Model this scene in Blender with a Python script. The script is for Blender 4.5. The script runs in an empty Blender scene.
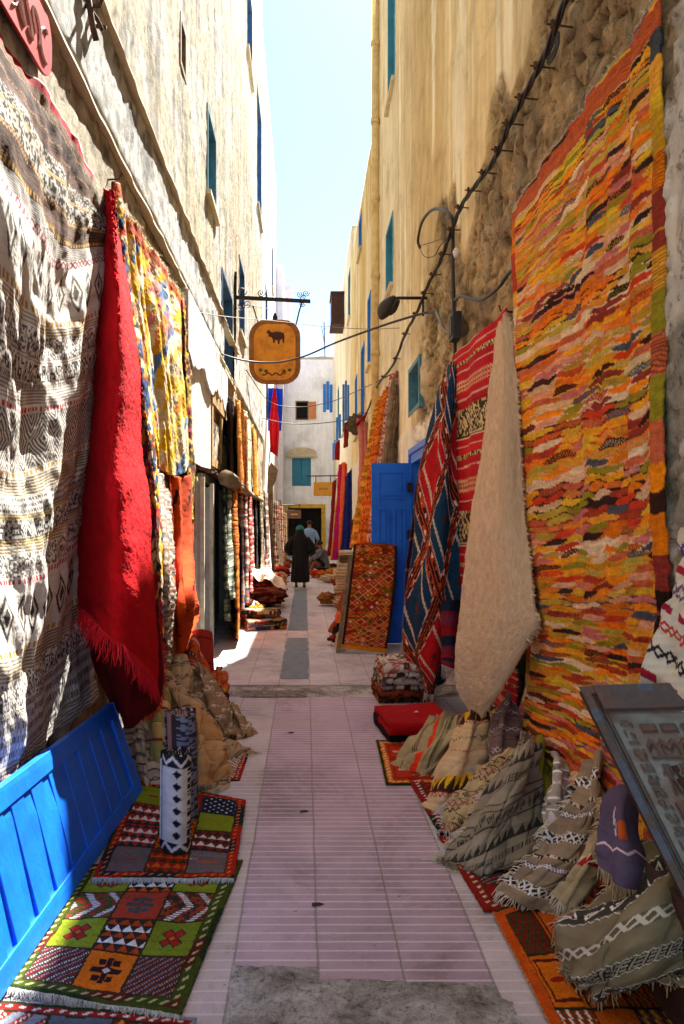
import bpy, bmesh, math, random
import numpy as np
from mathutils import Vector
random.seed(7)
F = 682.67; VX, VY, CAMH = 305.0, 525.0, 1.65
XL, XR = -1.45, 1.50
HR = 11.3
YS = 11.25
SUN, SKY, EXPO = 4.3, 0.053, 2.66
scene = bpy.context.scene
COL = scene.collection

# ------------------------------------------------------------------ helpers
def hexc(s):
    s = s.lstrip('#'); v = np.array([int(s[i:i+2], 16)/255 for i in (0, 2, 4)])
    return np.where(v <= .04045, v/12.92, ((v+.055)/1.055)**2.4)
def P(px, py, Y): return np.array([(px-VX)*Y/F, Y, CAMH-(py-VY)*Y/F])
def L(px, py, off=0.0): return P(px, py, (XL+off)*F/(px-VX))
def R(px, py, off=0.0): return P(px, py, (XR-off)*F/(px-VX))
def G(px, py, z=0.0):
    return P(px, py, (CAMH-z)*F/(py-VY))
def hsh(ix, iy, seed=0):
    a = (np.asarray(ix).astype(np.int64)*374761393 + np.asarray(iy).astype(np.int64)*668265263 + seed*2147483 + 12345) & 0xffffffff
    a = ((a ^ (a >> 13))*1274126177) & 0xffffffff
    a = ((a ^ (a >> 16))*2246822519) & 0xffffffff
    return ((a ^ (a >> 15)) & 0xffffff)/float(0xffffff)
def vn(x, y, seed=0):
    ix = np.floor(x); iy = np.floor(y); fx = x-ix; fy = y-iy
    fx = fx*fx*(3-2*fx); fy = fy*fy*(3-2*fy)
    a = hsh(ix, iy, seed); b = hsh(ix+1, iy, seed); c = hsh(ix, iy+1, seed); d = hsh(ix+1, iy+1, seed)
    return (a*(1-fx)+b*fx)*(1-fy)+(c*(1-fx)+d*fx)*fy
def fbm(x, y, seed=0, o=4):
    s = 0; a = .5; t = 0
    for i in range(o):
        s = s+a*vn(x*2**i+i*17.3, y*2**i+i*9.1, seed+i*7); t += a; a *= .5
    return s/t
def sm(a, b, x): 
    t = np.clip((x-a)/(b-a), 0, 1); return t*t*(3-2*t)
def mixc(a, b, t):
    t = np.asarray(t)[..., None]; return a*(1-t)+b*t

def tag(o, label=None, cat=None, group=None, kind=None):
    if label: o['label'] = label
    if cat: o['category'] = cat
    if group: o['group'] = group
    if kind: o['kind'] = kind
    return o
def link(o, parent=None):
    COL.objects.link(o)
    if parent is not None: o.parent = parent
    return o
def empty(name, loc, label, cat, group=None):
    o = bpy.data.objects.new(name, None); o.empty_display_size = .1; COL.objects.link(o)
    o.location = loc; tag(o, label, cat, group); return o
def mesh_obj(name, V, Fc, mat, parent=None, smooth=False, uv=None, col=None):
    V = np.asarray(V, dtype=float)
    q = parent
    while q is not None: V = V-np.array(q.location)[None, :]; q = q.parent   # built in world space
    me = bpy.data.meshes.new(name)
    if isinstance(Fc, np.ndarray):
        n = len(Fc); k = Fc.shape[1]
        me.vertices.add(len(V)); me.vertices.foreach_set('co', V.astype(np.float32).ravel())
        me.loops.add(n*k); me.loops.foreach_set('vertex_index', Fc.astype(np.int32).ravel())
        me.polygons.add(n)
        me.polygons.foreach_set('loop_start', np.arange(0, n*k, k, dtype=np.int32))
        me.update(calc_edges=True)
    else:
        me.from_pydata([tuple(v) for v in V], [], [tuple(f) for f in Fc]); me.update()
    if smooth: me.polygons.foreach_set('use_smooth', [True]*len(me.polygons))
    if uv is not None:
        ul = me.uv_layers.new(name='UVMap')
        li = np.empty(len(me.loops), dtype=np.int32); me.loops.foreach_get('vertex_index', li)
        ul.data.foreach_set('uv', np.asarray(uv, dtype=np.float32)[li].ravel())
    if col is not None:
        ca = me.color_attributes.new('Col', 'FLOAT_COLOR', 'POINT')
        c4 = np.ones((len(V), 4), dtype=np.float32); c4[:, :np.asarray(col).shape[1]] = np.clip(col, 0, 1)
        ca.data.foreach_set('color', c4.ravel())
    if mat: me.materials.append(mat)
    me.validate()
    o = bpy.data.objects.new(name, me); link(o, parent); return o

class MB:
    def __init__(s): s.V = []; s.F = []
    def add(s, V, Fc):
        n = len(s.V); s.V += [tuple(v) for v in V]; s.F += [tuple(i+n for i in f) for f in Fc]; return s
    def hexa(s, p):  # 8 points: bottom 4, top 4
        return s.add(p, [(3,2,1,0),(4,5,6,7),(0,1,5,4),(1,2,6,5),(2,3,7,6),(3,0,4,7)])
    def box(s, a, b):
        x0,y0,z0 = a; x1,y1,z1 = b
        return s.hexa([(x0,y0,z0),(x1,y0,z0),(x1,y1,z0),(x0,y1,z0),(x0,y0,z1),(x1,y0,z1),(x1,y1,z1),(x0,y1,z1)])
    def obox(s, o, ex, ey, ez):   # oriented box from corner o
        o,ex,ey,ez = map(np.array, (o,ex,ey,ez))
        return s.hexa([o,o+ex,o+ex+ey,o+ey,o+ez,o+ex+ez,o+ex+ey+ez,o+ey+ez])
    def tube(s, pts, r, n=8, close=True, rr=None):
        pts = [Vector(p) for p in pts]; m = len(pts); base = len(s.V); up = None
        for i, p in enumerate(pts):
            t = (pts[min(i+1,m-1)]-pts[max(i-1,0)]).normalized()
            if up is None:
                a = Vector((0,0,1)) if abs(t.z) < .9 else Vector((1,0,0)); up = (a-t*a.dot(t)).normalized()
            else:
                up = (up-t*up.dot(t)); up = up.normalized() if up.length > 1e-6 else Vector((1,0,0))
            bi = t.cross(up); rad = rr[i] if rr is not None else r
            for k in range(n):
                a = 2*math.pi*k/n; s.V.append(tuple(p+(up*math.cos(a)+bi*math.sin(a))*rad))
        for i in range(m-1):
            for k in range(n):
                a = base+i*n+k; b = base+i*n+(k+1)%n; s.F.append((a,b,b+n,a+n))
        if close:
            s.F.append(tuple(base+k for k in reversed(range(n)))); s.F.append(tuple(base+(m-1)*n+k for k in range(n)))
        return s
    def prism(s, poly, d):  # poly: list of 3D points, extruded by vector d
        n = len(poly); poly = [np.array(p, float) for p in poly]; d = np.array(d)
        return s.add(poly+[p+d for p in poly], [tuple(range(n))[::-1], tuple(range(n,2*n))]+[(i,(i+1)%n,(i+1)%n+n,i+n) for i in range(n)])
    def build(s, name, mat, parent=None, smooth=False, bevel=0):
        o = mesh_obj(name, s.V, s.F, mat, parent, smooth)
        bm = bmesh.new(); bm.from_mesh(o.data); bmesh.ops.recalc_face_normals(bm, faces=bm.faces); bm.to_mesh(o.data); bm.free()
        if bevel:
            b = o.modifiers.new('bevel', 'BEVEL'); b.width = bevel; b.segments = 2; b.limit_method = 'ANGLE'
        return o

# ------------------------------------------------------------------ materials
def nt(name):
    m = bpy.data.materials.new(name); m.use_nodes = True; t = m.node_tree; b = t.nodes['Principled BSDF']; return m, t, b
def N(t, typ, **k):
    n = t.nodes.new(typ)
    for a, v in k.items(): setattr(n, a, v)
    return n
def ma(t, op, a, b=None, c=None):
    n = N(t, 'ShaderNodeMath', operation=op)
    for i, v in enumerate((a, b, c)):
        if v is None: continue
        if hasattr(v, 'is_output'): t.links.new(v, n.inputs[i])
        else: n.inputs[i].default_value = v
    return n.outputs[0]
def noise(t, coord, scale, detail=4, rough=.6, dist=0):
    n = N(t, 'ShaderNodeTexNoise'); n.inputs['Scale'].default_value = scale; n.inputs['Detail'].default_value = detail
    n.inputs['Roughness'].default_value = rough; n.inputs['Distortion'].default_value = dist
    t.links.new(coord, n.inputs['Vector']); return n.outputs['Fac']
def ramp(t, fac, stops):
    r = N(t, 'ShaderNodeValToRGB'); t.links.new(fac, r.inputs[0]); e = r.color_ramp.elements
    while len(e) < len(stops): e.new(.5)
    for i, (p, c) in enumerate(stops):
        e[i].position = p; c = hexc(c) if isinstance(c, str) else c; e[i].color = (*c[:3], 1)
    return r.outputs[0]
def mix(t, fac, a, b, mode='MIX'):
    n = N(t, 'ShaderNodeMix', data_type='RGBA', blend_type=mode)
    for s, v in ((n.inputs[0], fac), (n.inputs[6], a), (n.inputs[7], b)):
        if hasattr(v, 'is_output'): t.links.new(v, s)
        elif s.type == 'VALUE': s.default_value = v
        else: s.default_value = (*(hexc(v) if isinstance(v, str) else v)[:3], 1)
    return n.outputs[2]
def bump(t, b, h, strength, dist=.01):
    n = N(t, 'ShaderNodeBump'); n.inputs['Strength'].default_value = strength; n.inputs['Distance'].default_value = dist
    t.links.new(h, n.inputs['Height']); t.links.new(n.outputs[0], b.inputs['Normal'])
def objc(t): return N(t, 'ShaderNodeTexCoord').outputs['Object']

def m_rug(name, rough=.95, bs=260, bd=.004, var=.35, sheen=0.0, lo=.7):
    m, t, b = nt(name); uv = N(t, 'ShaderNodeUVMap').outputs[0]
    at = N(t, 'ShaderNodeVertexColor', layer_name='Col').outputs[0]
    mp = N(t, 'ShaderNodeMapping'); mp.inputs['Scale'].default_value = (1, 2.2, 1); t.links.new(uv, mp.inputs[0])
    n1 = noise(t, mp.outputs[0], bs, 2); n2 = noise(t, uv, 14, 4)
    s = ma(t, 'MULTIPLY_ADD', n1, var*2, 1-var); s2 = ma(t, 'MULTIPLY_ADD', n2, .5, .75); s = ma(t, 'MULTIPLY', s, s2)
    cc = N(t, 'ShaderNodeCombineColor'); [t.links.new(s, cc.inputs[i]) for i in range(3)]
    c = mix(t, 1.0, at, cc.outputs[0], 'MULTIPLY'); t.links.new(c, b.inputs['Base Color'])
    b.inputs['Roughness'].default_value = rough; b.inputs['Specular IOR Level'].default_value = .15
    b.inputs['Sheen Weight'].default_value = sheen; b.inputs['Sheen Roughness'].default_value = .6
    bump(t, b, n1, .6, bd); return m
M = {}
M['rug'] = m_rug('woven_wool')
M['shag'] = m_rug('shaggy_wool', bs=190, bd=.01, var=.4, sheen=0.0)
def m_plain(name, c, rough=.7, bs=0, bstr=.3, bd=.01, c2=None, ns=6, metal=0, spec=.4, c3=None):
    m, t, b = nt(name); o = objc(t)
    c = hexc(c); c2 = hexc(c2) if c2 else c*.75
    n = noise(t, o, ns, 6, .65)
    st = [(.3, c2), (.6, c)]
    if c3: st = [(.3, c2), (.55, c), (.72, c), (.78, hexc(c3))]
    t.links.new(ramp(t, n, st), b.inputs['Base Color'])
    b.inputs['Roughness'].default_value = rough; b.inputs['Metallic'].default_value = metal
    b.inputs['Specular IOR Level'].default_value = spec
    if bs: bump(t, b, noise(t, o, bs, 5, .7), bstr, bd)
    return m
def m_wall(name, c_lo=.72, fine=30, bstr=.7, bd=.03):
    m, t, b = nt(name); o = objc(t)
    at = N(t, 'ShaderNodeVertexColor', layer_name='Col').outputs[0]
    n1 = noise(t, o, 3.5, 8, .7); n2 = noise(t, o, fine, 8, .75)
    mp = N(t, 'ShaderNodeMapping'); mp.inputs['Scale'].default_value = (5, 5, .35); t.links.new(o, mp.inputs[0])
    n3 = noise(t, mp.outputs[0], 1.3, 6, .65)
    s = ma(t, 'MULTIPLY_ADD', n1, .55, .72); s = ma(t, 'MULTIPLY', s, ma(t, 'MULTIPLY_ADD', n2, .5, .75))
    s = ma(t, 'MULTIPLY', s, ma(t, 'MULTIPLY_ADD', n3, .5, .75))
    cc = N(t, 'ShaderNodeCombineColor'); [t.links.new(s, cc.inputs[i]) for i in range(3)]
    c = mix(t, 1.0, at, cc.outputs[0], 'MULTIPLY'); t.links.new(c, b.inputs['Base Color'])
    b.inputs['Roughness'].default_value = .9; b.inputs['Specular IOR Level'].default_value = .2
    h = ma(t, 'ADD', ma(t, 'MULTIPLY', n2, .5), n1); bump(t, b, h, bstr, bd); return m
M['wall'] = m_wall('plaster')
def m_rough(name):
    m, t, b = nt(name); o = objc(t); vc = N(t, 'ShaderNodeVertexColor', layer_name='Col'); at = vc.outputs[0]; al = vc.outputs[1]
    mp = N(t, 'ShaderNodeMapping'); mp.inputs['Scale'].default_value = (3, 3, .3); t.links.new(o, mp.inputs[0])
    n1 = noise(t, o, 2.6, 9, .72, .3); n2 = noise(t, o, 11, 8, .78, .4); n3 = noise(t, mp.outputs[0], 1.6, 7, .7); n4 = noise(t, o, 42, 5, .8)
    g = ramp(t, n1, [(.34, (.75,.72,.68)), (.5, (1.05,1.05,1.05)), (.62, (1.35,1.35,1.32))])
    k2 = ma(t, 'MULTIPLY_ADD', al, .8, .2)
    c = mix(t, k2, at, g, 'MULTIPLY'); c = mix(t, al, c, ramp(t, n2, [(.38, (.42,.37,.31)), (.46, (.98,.97,.96)), (.6, (1.22,1.22,1.2))]), 'MULTIPLY')
    c = mix(t, .55, c, ramp(t, n3, [(.36, (.8,.76,.68)), (.5, (1.05,1.05,1.03)), (.62, (1.3,1.28,1.2))]), 'MULTIPLY')
    c = mix(t, k2, c, ramp(t, n4, [(.34, (.5,.45,.4)), (.41, (1,1,1))]), 'MULTIPLY')
    n5 = noise(t, o, 1.7, 10, .75, .6); c = mix(t, ma(t, 'MULTIPLY', ma(t, 'SUBTRACT', 1, al), .55), c, ramp(t, n5, [(.38, (.72,.66,.56)), (.47, (1,1,1)), (.56, (1.12,1.1,1.06))]), 'MULTIPLY')
    t.links.new(c, b.inputs['Base Color']); b.inputs['Roughness'].default_value = .93; b.inputs['Specular IOR Level'].default_value = .15
    h = ma(t, 'ADD', ma(t, 'MULTIPLY', n2, .9), ma(t, 'ADD', n1, ma(t, 'MULTIPLY', n4, .35))); h = ma(t, 'MULTIPLY', h, k2); bump(t, b, h, 1.0, .10); return m
M['wallrough'] = m_rough('crumbling_plaster')
M['blue'] = m_plain('blue_paint', '#0f70ee', .42, 40, .3, .006, '#0a5cd4', 6, spec=.5, c3='#3a8cf0')
M['bluedoor'] = m_plain('blue_door_paint', '#1670e4', .5, 40, .2, .004, '#105ed0', 5, c3='#2f78cc')
M['bluewin'] = m_plain('weathered_blue_shutter', '#4a8296', .6, 40, .2, .004, '#365f74', 9, c3='#79a8b0')
M['teal'] = m_plain('teal_shutter', '#3a8aa4', .6, 40, .2, .004, '#2a7490', 5)
M['navyblue'] = m_plain('deep_blue_frame', '#3a5f8c', .6, 40, .2, .004, '#2a4768', 5)
M['shutblue'] = m_plain('bright_blue_shutter', '#2a84d8', .6, 40, .2, .004, '#2070c4', 5)
M['iron'] = m_plain('dark_iron', '#2a2622', .6, 60, .3, .003, '#1b1917', 12, metal=.3)
M['rust'] = m_plain('rusty_iron', '#5a3a26', .8, 50, .5, .005, '#2e2018', 18)
M['cable'] = m_plain('black_cable', '#2c2a28', .55, c2='#222222')
M['cablegrey'] = m_plain('grey_cable', '#77736a', .6)
M['wood'] = m_plain('weathered_wood', '#8a7458', .85, 30, .5, .01, '#54452f', 9)
M['wooddark'] = m_plain('dark_brown_wood', '#4b2f22', .8, 30, .4, .01, '#33201a', 9)
M['woodpaint'] = m_plain('peeling_white_wood', '#c8c4b4', .8, 30, .5, .01, '#9a927c', 7, c3='#6e5c40')
M['greydoor'] = m_plain('grey_painted_door', '#a9a8a8', .6, 30, .2, .004, '#8f8c8a', 4)
M['dark'] = m_plain('painted_interior_shade', '#1a1512', .9)  # near-black paint for the unlit depth behind openings
M['lintel'] = m_plain('ochre_board', '#c0a066', .85, 30, .5, .01, '#8c6f40', 12)
M['yellowp'] = m_plain('yellow_paint', '#e0b634', .7, 30, .3, .006, '#b8902a', 5)
M['amber'] = m_plain('amber_sign_paint', '#e8920c', .55, 30, .3, .005, '#b4650c', 4, c3='#9a4a10')
M['amberrim'] = m_plain('brown_sign_rim', '#9a5c14', .6, 30, .4, .006, '#6a3a10', 6, c3='#c07818')
M['cow'] = m_plain('dark_brown_paint', '#4a2008', .7)
M['leaf'] = m_plain('green_paint', '#2f5a18', .7)
M['orangesign'] = m_plain('orange_board', '#dba43c', .6, c2='#c8902c')
M['brownsign'] = m_plain('brown_board', '#5a3a2c', .7)
M['redsign'] = m_plain('faded_red_enamel', '#c03a38', .45, 30, .2, .004, '#a82c30', 4, c3='#cf8a80')
M['wornwhite'] = m_plain('worn_white_paint', '#d8b8b0', .6)
M['skin'] = m_plain('skin', '#8a5a40', .6)
M['black'] = m_plain('black_cloth', '#141316', .9, 60, .3, .004, '#0c0b0d', 5)
M['shoe'] = m_plain('shoe_leather', '#2a1d18', .6)
M['tealcloth'] = m_plain('teal_cloth', '#1f7d86', .9, 40, .3, .004)
M['shirtblue'] = m_plain('light_blue_shirt', '#7fa3cc', .9, 40, .3, .004)
M['trouser'] = m_plain('dark_blue_trousers', '#202a44', .9)
M['greycloth'] = m_plain('grey_cloth', '#6b6e78', .9)
M['lampm'] = m_plain('street_lamp_metal', '#3a342e', .5, metal=.2)
M['pipe'] = m_plain('ochre_painted_pipe', '#d8bf86', .8, 20, .4, .008, '#b89458', 6, c3='#9a6a3c')
M['hinge'] = m_plain('black_hinge', '#15130f', .6)
M['fcream'] = m_plain('cream_fringe', '#e2dac4', .95, c2='#c4b898')
M['fwhite'] = m_plain('white_fringe', '#d8d6d2', .95, c2='#aaa9a8')
M['fred'] = m_plain('red_fringe', '#e01826', .95, c2='#c01020')
M['ftan'] = m_plain('tan_fringe', '#c4ae88', .95, c2='#9a8464')
M['roof'] = m_plain('flat_roof', '#b9ae98', .9, 10, .4, .02)

# ------------------------------------------------------------------ cloth engine
def cr1(A, n):   # Catmull-Rom along axis 0
    k = A.shape[0]
    if k == 1: return np.repeat(A, n, 0)
    t = np.linspace(0, k-1, n); i = np.minimum(np.floor(t).astype(int), k-2); f = (t-i).reshape((-1,)+(1,)*(A.ndim-1))
    E = np.concatenate([2*A[:1]-A[1:2], A, 2*A[-1:]-A[-2:-1]], 0)
    p0, p1, p2, p3 = E[i], E[i+1], E[i+2], E[i+3]
    return .5*((2*p1)+(-p0+p2)*f+(2*p0-5*p1+4*p2-p3)*f*f+(-p0+3*p1-3*p2+p3)*f**3)
def grid_faces(nv, nu):
    j, i = np.meshgrid(np.arange(nv-1), np.arange(nu-1), indexing='ij'); a = (j*nu+i).ravel()
    return np.stack([a, a+1, a+nu+1, a+nu], 1)
CAMP = np.array([0, 0, CAMH])
def normals(S):
    du = np.gradient(S, axis=1); dv = np.gradient(S, axis=0); n = np.cross(du, dv)
    n /= np.maximum(np.linalg.norm(n, axis=2, keepdims=True), 1e-9)
    if (n*(CAMP-S)).sum() < 0: n = -n
    return n
def cloth(name, label, cat, rows, pat, size, res=(80, 120), folds=(), wob=.012, wobs=3, jit=0, thick=.012, mat='rug',
          group=None, fr=(), seed=1, shape=None, zmin=.006, crease=0):
    A = np.array([[np.array(p, float) for p in r] for r in rows])
    nu, nv = res; S = cr1(A, nv); S = np.swapaxes(cr1(np.swapaxes(S, 0, 1), nu), 0, 1)
    u, v = np.meshgrid(np.linspace(0, 1, nu), np.linspace(0, 1, nv))
    if shape is not None: S = shape(S, u, v)
    n = normals(S); W, H = size; d = 0
    for (amp, fu, fv, ph) in folds: 
        w = 2*np.pi*(fu*u+fv*v+ph+.25*fbm(u*3, v*3, seed+3, 2)); d = d+amp*(np.sin(w)+.3*np.sin(2*w+1.0))
    d = d+wob*2*(fbm(u*W*wobs, v*H*wobs, seed, 3)-.5)*2
    if crease: d = d-crease*(np.exp(-(fbm(u*W*3.2+2*v*H, v*H*2.2, seed+21, 3)-.5)**2/.0018)+.6*np.exp(-(fbm(u*W*7, v*H*5+3*u*W, seed+22, 2)-.5)**2/.002))
    if jit: d = d+jit*(hsh(np.arange(nu)[None, :]+0*u, np.arange(nv)[:, None]+0*u, seed)-.5)*2*1.0+jit*1.6*(fbm(u*W*28, v*H*28, seed+5, 2)-.5)*2
    S = S+n*d[..., None]
    S[..., 2] = np.maximum(S[..., 2], zmin)
    C = pat(u*W, v*H, W, H)
    C = C*((.9+.2*vn(0*u+3, v*H*60, seed+9)) if mat != 'shag' else 1+0*v)[..., None]
    uv = np.stack([u*W, v*H], -1).reshape(-1, 2)
    o = mesh_obj(name, S.reshape(-1, 3), grid_faces(nv, nu), M[mat], None, True, uv, C.reshape(-1, 3))
    if thick:
        # solidify away from the camera side
        me = o.data; k = len(me.polygons)//2; nn = np.array(me.polygons[k].normal); cc = np.array(me.polygons[k].center)
        md = o.modifiers.new('thickness', 'SOLIDIFY'); md.thickness = thick; md.offset = -1 if nn.dot(n.reshape(-1,3)[min(k, len(n.reshape(-1,3))-1)]) > 0 else 1
    tag(o, label, cat, group)
    for side, length, fm, dens in fr:
        if side == 'bottom': e = S[-1]; dd = S[-1]-S[-3]
        elif side == 'top': e = S[0]; dd = S[0]-S[2]
        elif side == 'left': e = S[:, 0]; dd = S[:, 0]-S[:, 2]
        else: e = S[:, -1]; dd = S[:, -1]-S[:, -3]
        fringe(e, dd, length, dens, fm, o, seed)
    return o
def fringe(E, D, length, dens, fm, parent, seed=0, name='fringe'):
    rnd = random.Random(seed); E = np.asarray(E)
    seg = np.linalg.norm(np.diff(E, axis=0), axis=1); s = np.concatenate([[0], np.cumsum(seg)]); n = max(8, int(s[-1]*dens*1.7)); mb = MB()
    for i in range(n):
        t = s[-1]*(i+rnd.random()*.8)/n; k = min(max(np.searchsorted(s, t)-1, 0), len(E)-2); f = (t-s[k])/max(seg[k], 1e-6)
        p = E[k]*(1-f)+E[k+1]*f; d = D[k]/max(np.linalg.norm(D[k]), 1e-6)
        pts = [p]; q = p.copy(); l = length*(.7+.5*rnd.random())
        side = np.array([rnd.uniform(-.5, .5) for _ in range(3)])
        for j in range(3):
            dj = d+side*(.5+.5*j)+np.array([rnd.uniform(-.2, .2) for _ in range(3)])+np.array([0, 0, -.6*j-.15])
            dj /= np.linalg.norm(dj); q = q+dj*l/3
            q[2] = max(q[2], .006); pts.append(q.copy())
        r = rnd.uniform(.0013, .0026)
        mb.tube(pts, r, 3, False, rr=[r*1.2, r, r, r*.5])
    return mb.build(name, M[fm], parent, True)

# ------------------------------------------------------------------ patterns
def tri(x): return np.abs((x % 1)-.5)*2
def motif(kind, x, yy, h, s, seed):
    """boolean/float mask; yy in [0,1] across band, x metres"""
    if kind == 'plain': return np.zeros_like(x)
    if kind == 'lines': return ((yy*s) % 1 < .5).astype(float)
    if kind == 'zig': return (np.abs(yy-.15-.7*tri(x/s)) < .13).astype(float)
    if kind == 'zig2': return ((np.abs(yy-.15-.7*tri(x/s)) < .12) | (np.abs(yy-.85+.7*tri(x/s)) < .12)).astype(float)
    if kind == 'tri': return (yy > tri(x/s)).astype(float)
    if kind == 'dia':
        d = tri(x/s+.5)+np.abs(yy-.5)*2; return ((d < .35) | ((d > .55) & (d < .8))).astype(float)
    if kind == 'diabig':
        d = (1-tri(x/s))+np.abs(yy-.5)*2; return (((d*4) % 1) < .5).astype(float)
    if kind == 'chk': return (((np.floor(x/s)+np.floor(yy*h/s)) % 2) > .5).astype(float)
    if kind == 'dots': return (((x/s) % 1 < .5) & (np.abs(yy-.5) < .3)).astype(float)
    if kind == 'salt': return (hsh(np.floor(x/s), np.floor(yy*h/s), seed) > .5).astype(float)
    if kind == 'xx': 
        q = ((x/s) % 1); return ((np.abs(q-yy) < .16) | (np.abs(q-1+yy) < .16)).astype(float)
    if kind == 'grk':
        q = ((x/s) % 1); return (((q < .2)) | ((q > .35) & (q < .85) & (np.abs(((yy*3) % 1)-.5) < .25))).astype(float)
    return np.zeros_like(x)
def bands(bl, seed=0, total=None, bend=.01, repeat=True, border=None):
    """bl: list of (height, kind, colour a, colour b, scale)"""
    bl = [(b[0], b[1], hexc(b[2]), hexc(b[3]), b[4] if len(b) > 4 else .05) for b in bl]
    T = sum(b[0] for b in bl)
    def f(x, y, W, H):
        y = y+bend*(fbm(x*2, y*2, seed, 2)-.5)*2
        yq = y % T if repeat else np.clip(y, 0, T-1e-6)
        C = np.zeros(x.shape+(3,)); a = 0
        for i, (h, k, c1, c2, s) in enumerate(bl):
            mk = (yq >= a) & (yq < a+h); yy = np.clip((yq-a)/h, 0, 1); m = motif(k, x, yy, h, s, seed+i)
            C = np.where(mk[..., None], mixc(c1, c2, m), C); a += h
        if border:
            bw, bc = border; e = (x < bw) | (x > W-bw); C = np.where(e[..., None], hexc(bc), C)
        return C*(.85+.3*fbm(x*9, y*9, seed+2, 3))[..., None]
    return f
def plain(c, c2=None, s=12, seed=0):
    a = hexc(c); b = hexc(c2) if c2 else a*.7
    return lambda x, y, W, H: mixc(a, b, fbm(x*s, y*s, seed, 4))
def streaks(pal, seed=3, rh=.045, L0=.28, slant=1.5, border=True, wav=.018):
    pal = np.array([hexc(p) for p in pal]); n = len(pal)
    def f(x, y, W, H):
        y = y+wav*np.sin(x*7+2*fbm(x*3, y*3, seed, 2)*6)
        r = np.floor(y/rh); fy = y/rh-r
        Lr = L0*(.6+.9*hsh(r, 0*r+1, seed)); xs = x+hsh(r, 0*r+2, seed)*5+(np.abs(fy-.5)*.08+slant*fy*rh)*(1)
        cc = np.floor(xs/Lr); fx = xs/Lr-cc
        c = pal[np.minimum((hsh(r, cc, seed)*n).astype(int), n-1)]
        bgc = pal[np.minimum((hsh(np.floor(r/2), 0*r+3, seed+2)*n).astype(int), n-1)]
        lens = np.abs(fy-.5) > .5*np.clip(np.sin(np.pi*np.clip(fx, 0, 1)), 0, 1)**.35; c = np.where(lens[..., None] & border, bgc, c)
        # small decorative zig inside some of the streaks
        k = hsh(r, cc, seed+5); q = (np.abs(fy-.5-.25*np.sin(x*260)) < .12) & (k > .6)
        alt = pal[np.minimum((hsh(r, cc, seed+9)*n).astype(int), n-1)]
        c = np.where(q[..., None], c*.45+alt*.55, c)
        if border:
            for (lo, hi, bh, sd) in ((W*.93, W*2, .16, 31), (-1, W*.035, .12, 57)):
                rb = np.floor(y/bh+hsh(np.floor(y/.5), 0*y, sd)); cb = pal[np.minimum((hsh(rb, 0*rb, sd)*n).astype(int), n-1)]
                dash = (np.abs(((y/.012) % 1)-.5) < .22) & (hsh(rb, rb, sd) > .5)
                cb = np.where(dash[..., None], cb*.4, cb)
                mk = (x > lo) & (x < hi); c = np.where(mk[..., None], cb, c)
        c = np.where(((y < .14) & (y > .02))[..., None], hexc('#b4552a')*(.85+.3*((y/.02) % 1 < .5))[..., None], c)
        return c*(.85+.3*fbm(x*40, y*40, seed+2, 2))[..., None]*(.82+.36*hsh(np.floor(y/.0065), np.floor(x/.07+hsh(np.floor(y/.0065), 0*y, 3)), seed+8))[..., None]
    return f
def lattice(seed=4):
    pal = [hexc(c) for c in ('#b4441c', '#5c3a10', '#7a2410', '#c8641c', '#8a1c12', '#6b5a14', '#c89028', '#d8a890')]
    pal = np.array(pal)
    def f(x, y, W, H):
        s = .13; hh = .085
        a = x/s+y/hh; b = x/s-y/hh; ia = np.floor(a); ib = np.floor(b); fa = a-ia; fb_ = b-ib
        e = np.minimum(np.minimum(fa, 1-fa), np.minimum(fb_, 1-fb_))
        k = (hsh(ia, ib, seed)*7.9).astype(int) % 8; k2 = (hsh(ia, ib, seed+1)*5.9).astype(int) % 6
        rowc = (hsh(np.floor(y/.022), np.floor(x/.2), seed+3)*5.9).astype(int) % 6
        c = pal[rowc]; c = np.where((e > .16)[..., None], pal[k2], c); c = np.where((e > .3)[..., None], pal[k], c)
        c = np.where(((e < .06) & (hsh(ia, 0*ia, seed+7) > .4))[..., None], hexc('#d8885c'), c)
        bd = (x < .03) | (x > W-.035); c = np.where(bd[..., None], hexc('#2c1a10'), c)
        c = np.where((y < .02)[..., None], hexc('#7a3418'), c); c = np.where((y > H-.07)[..., None], hexc('#c07818'), c)
        return c*(.8+.4*fbm(x*60, y*25, seed+2, 2))[..., None]
    return f
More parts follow.
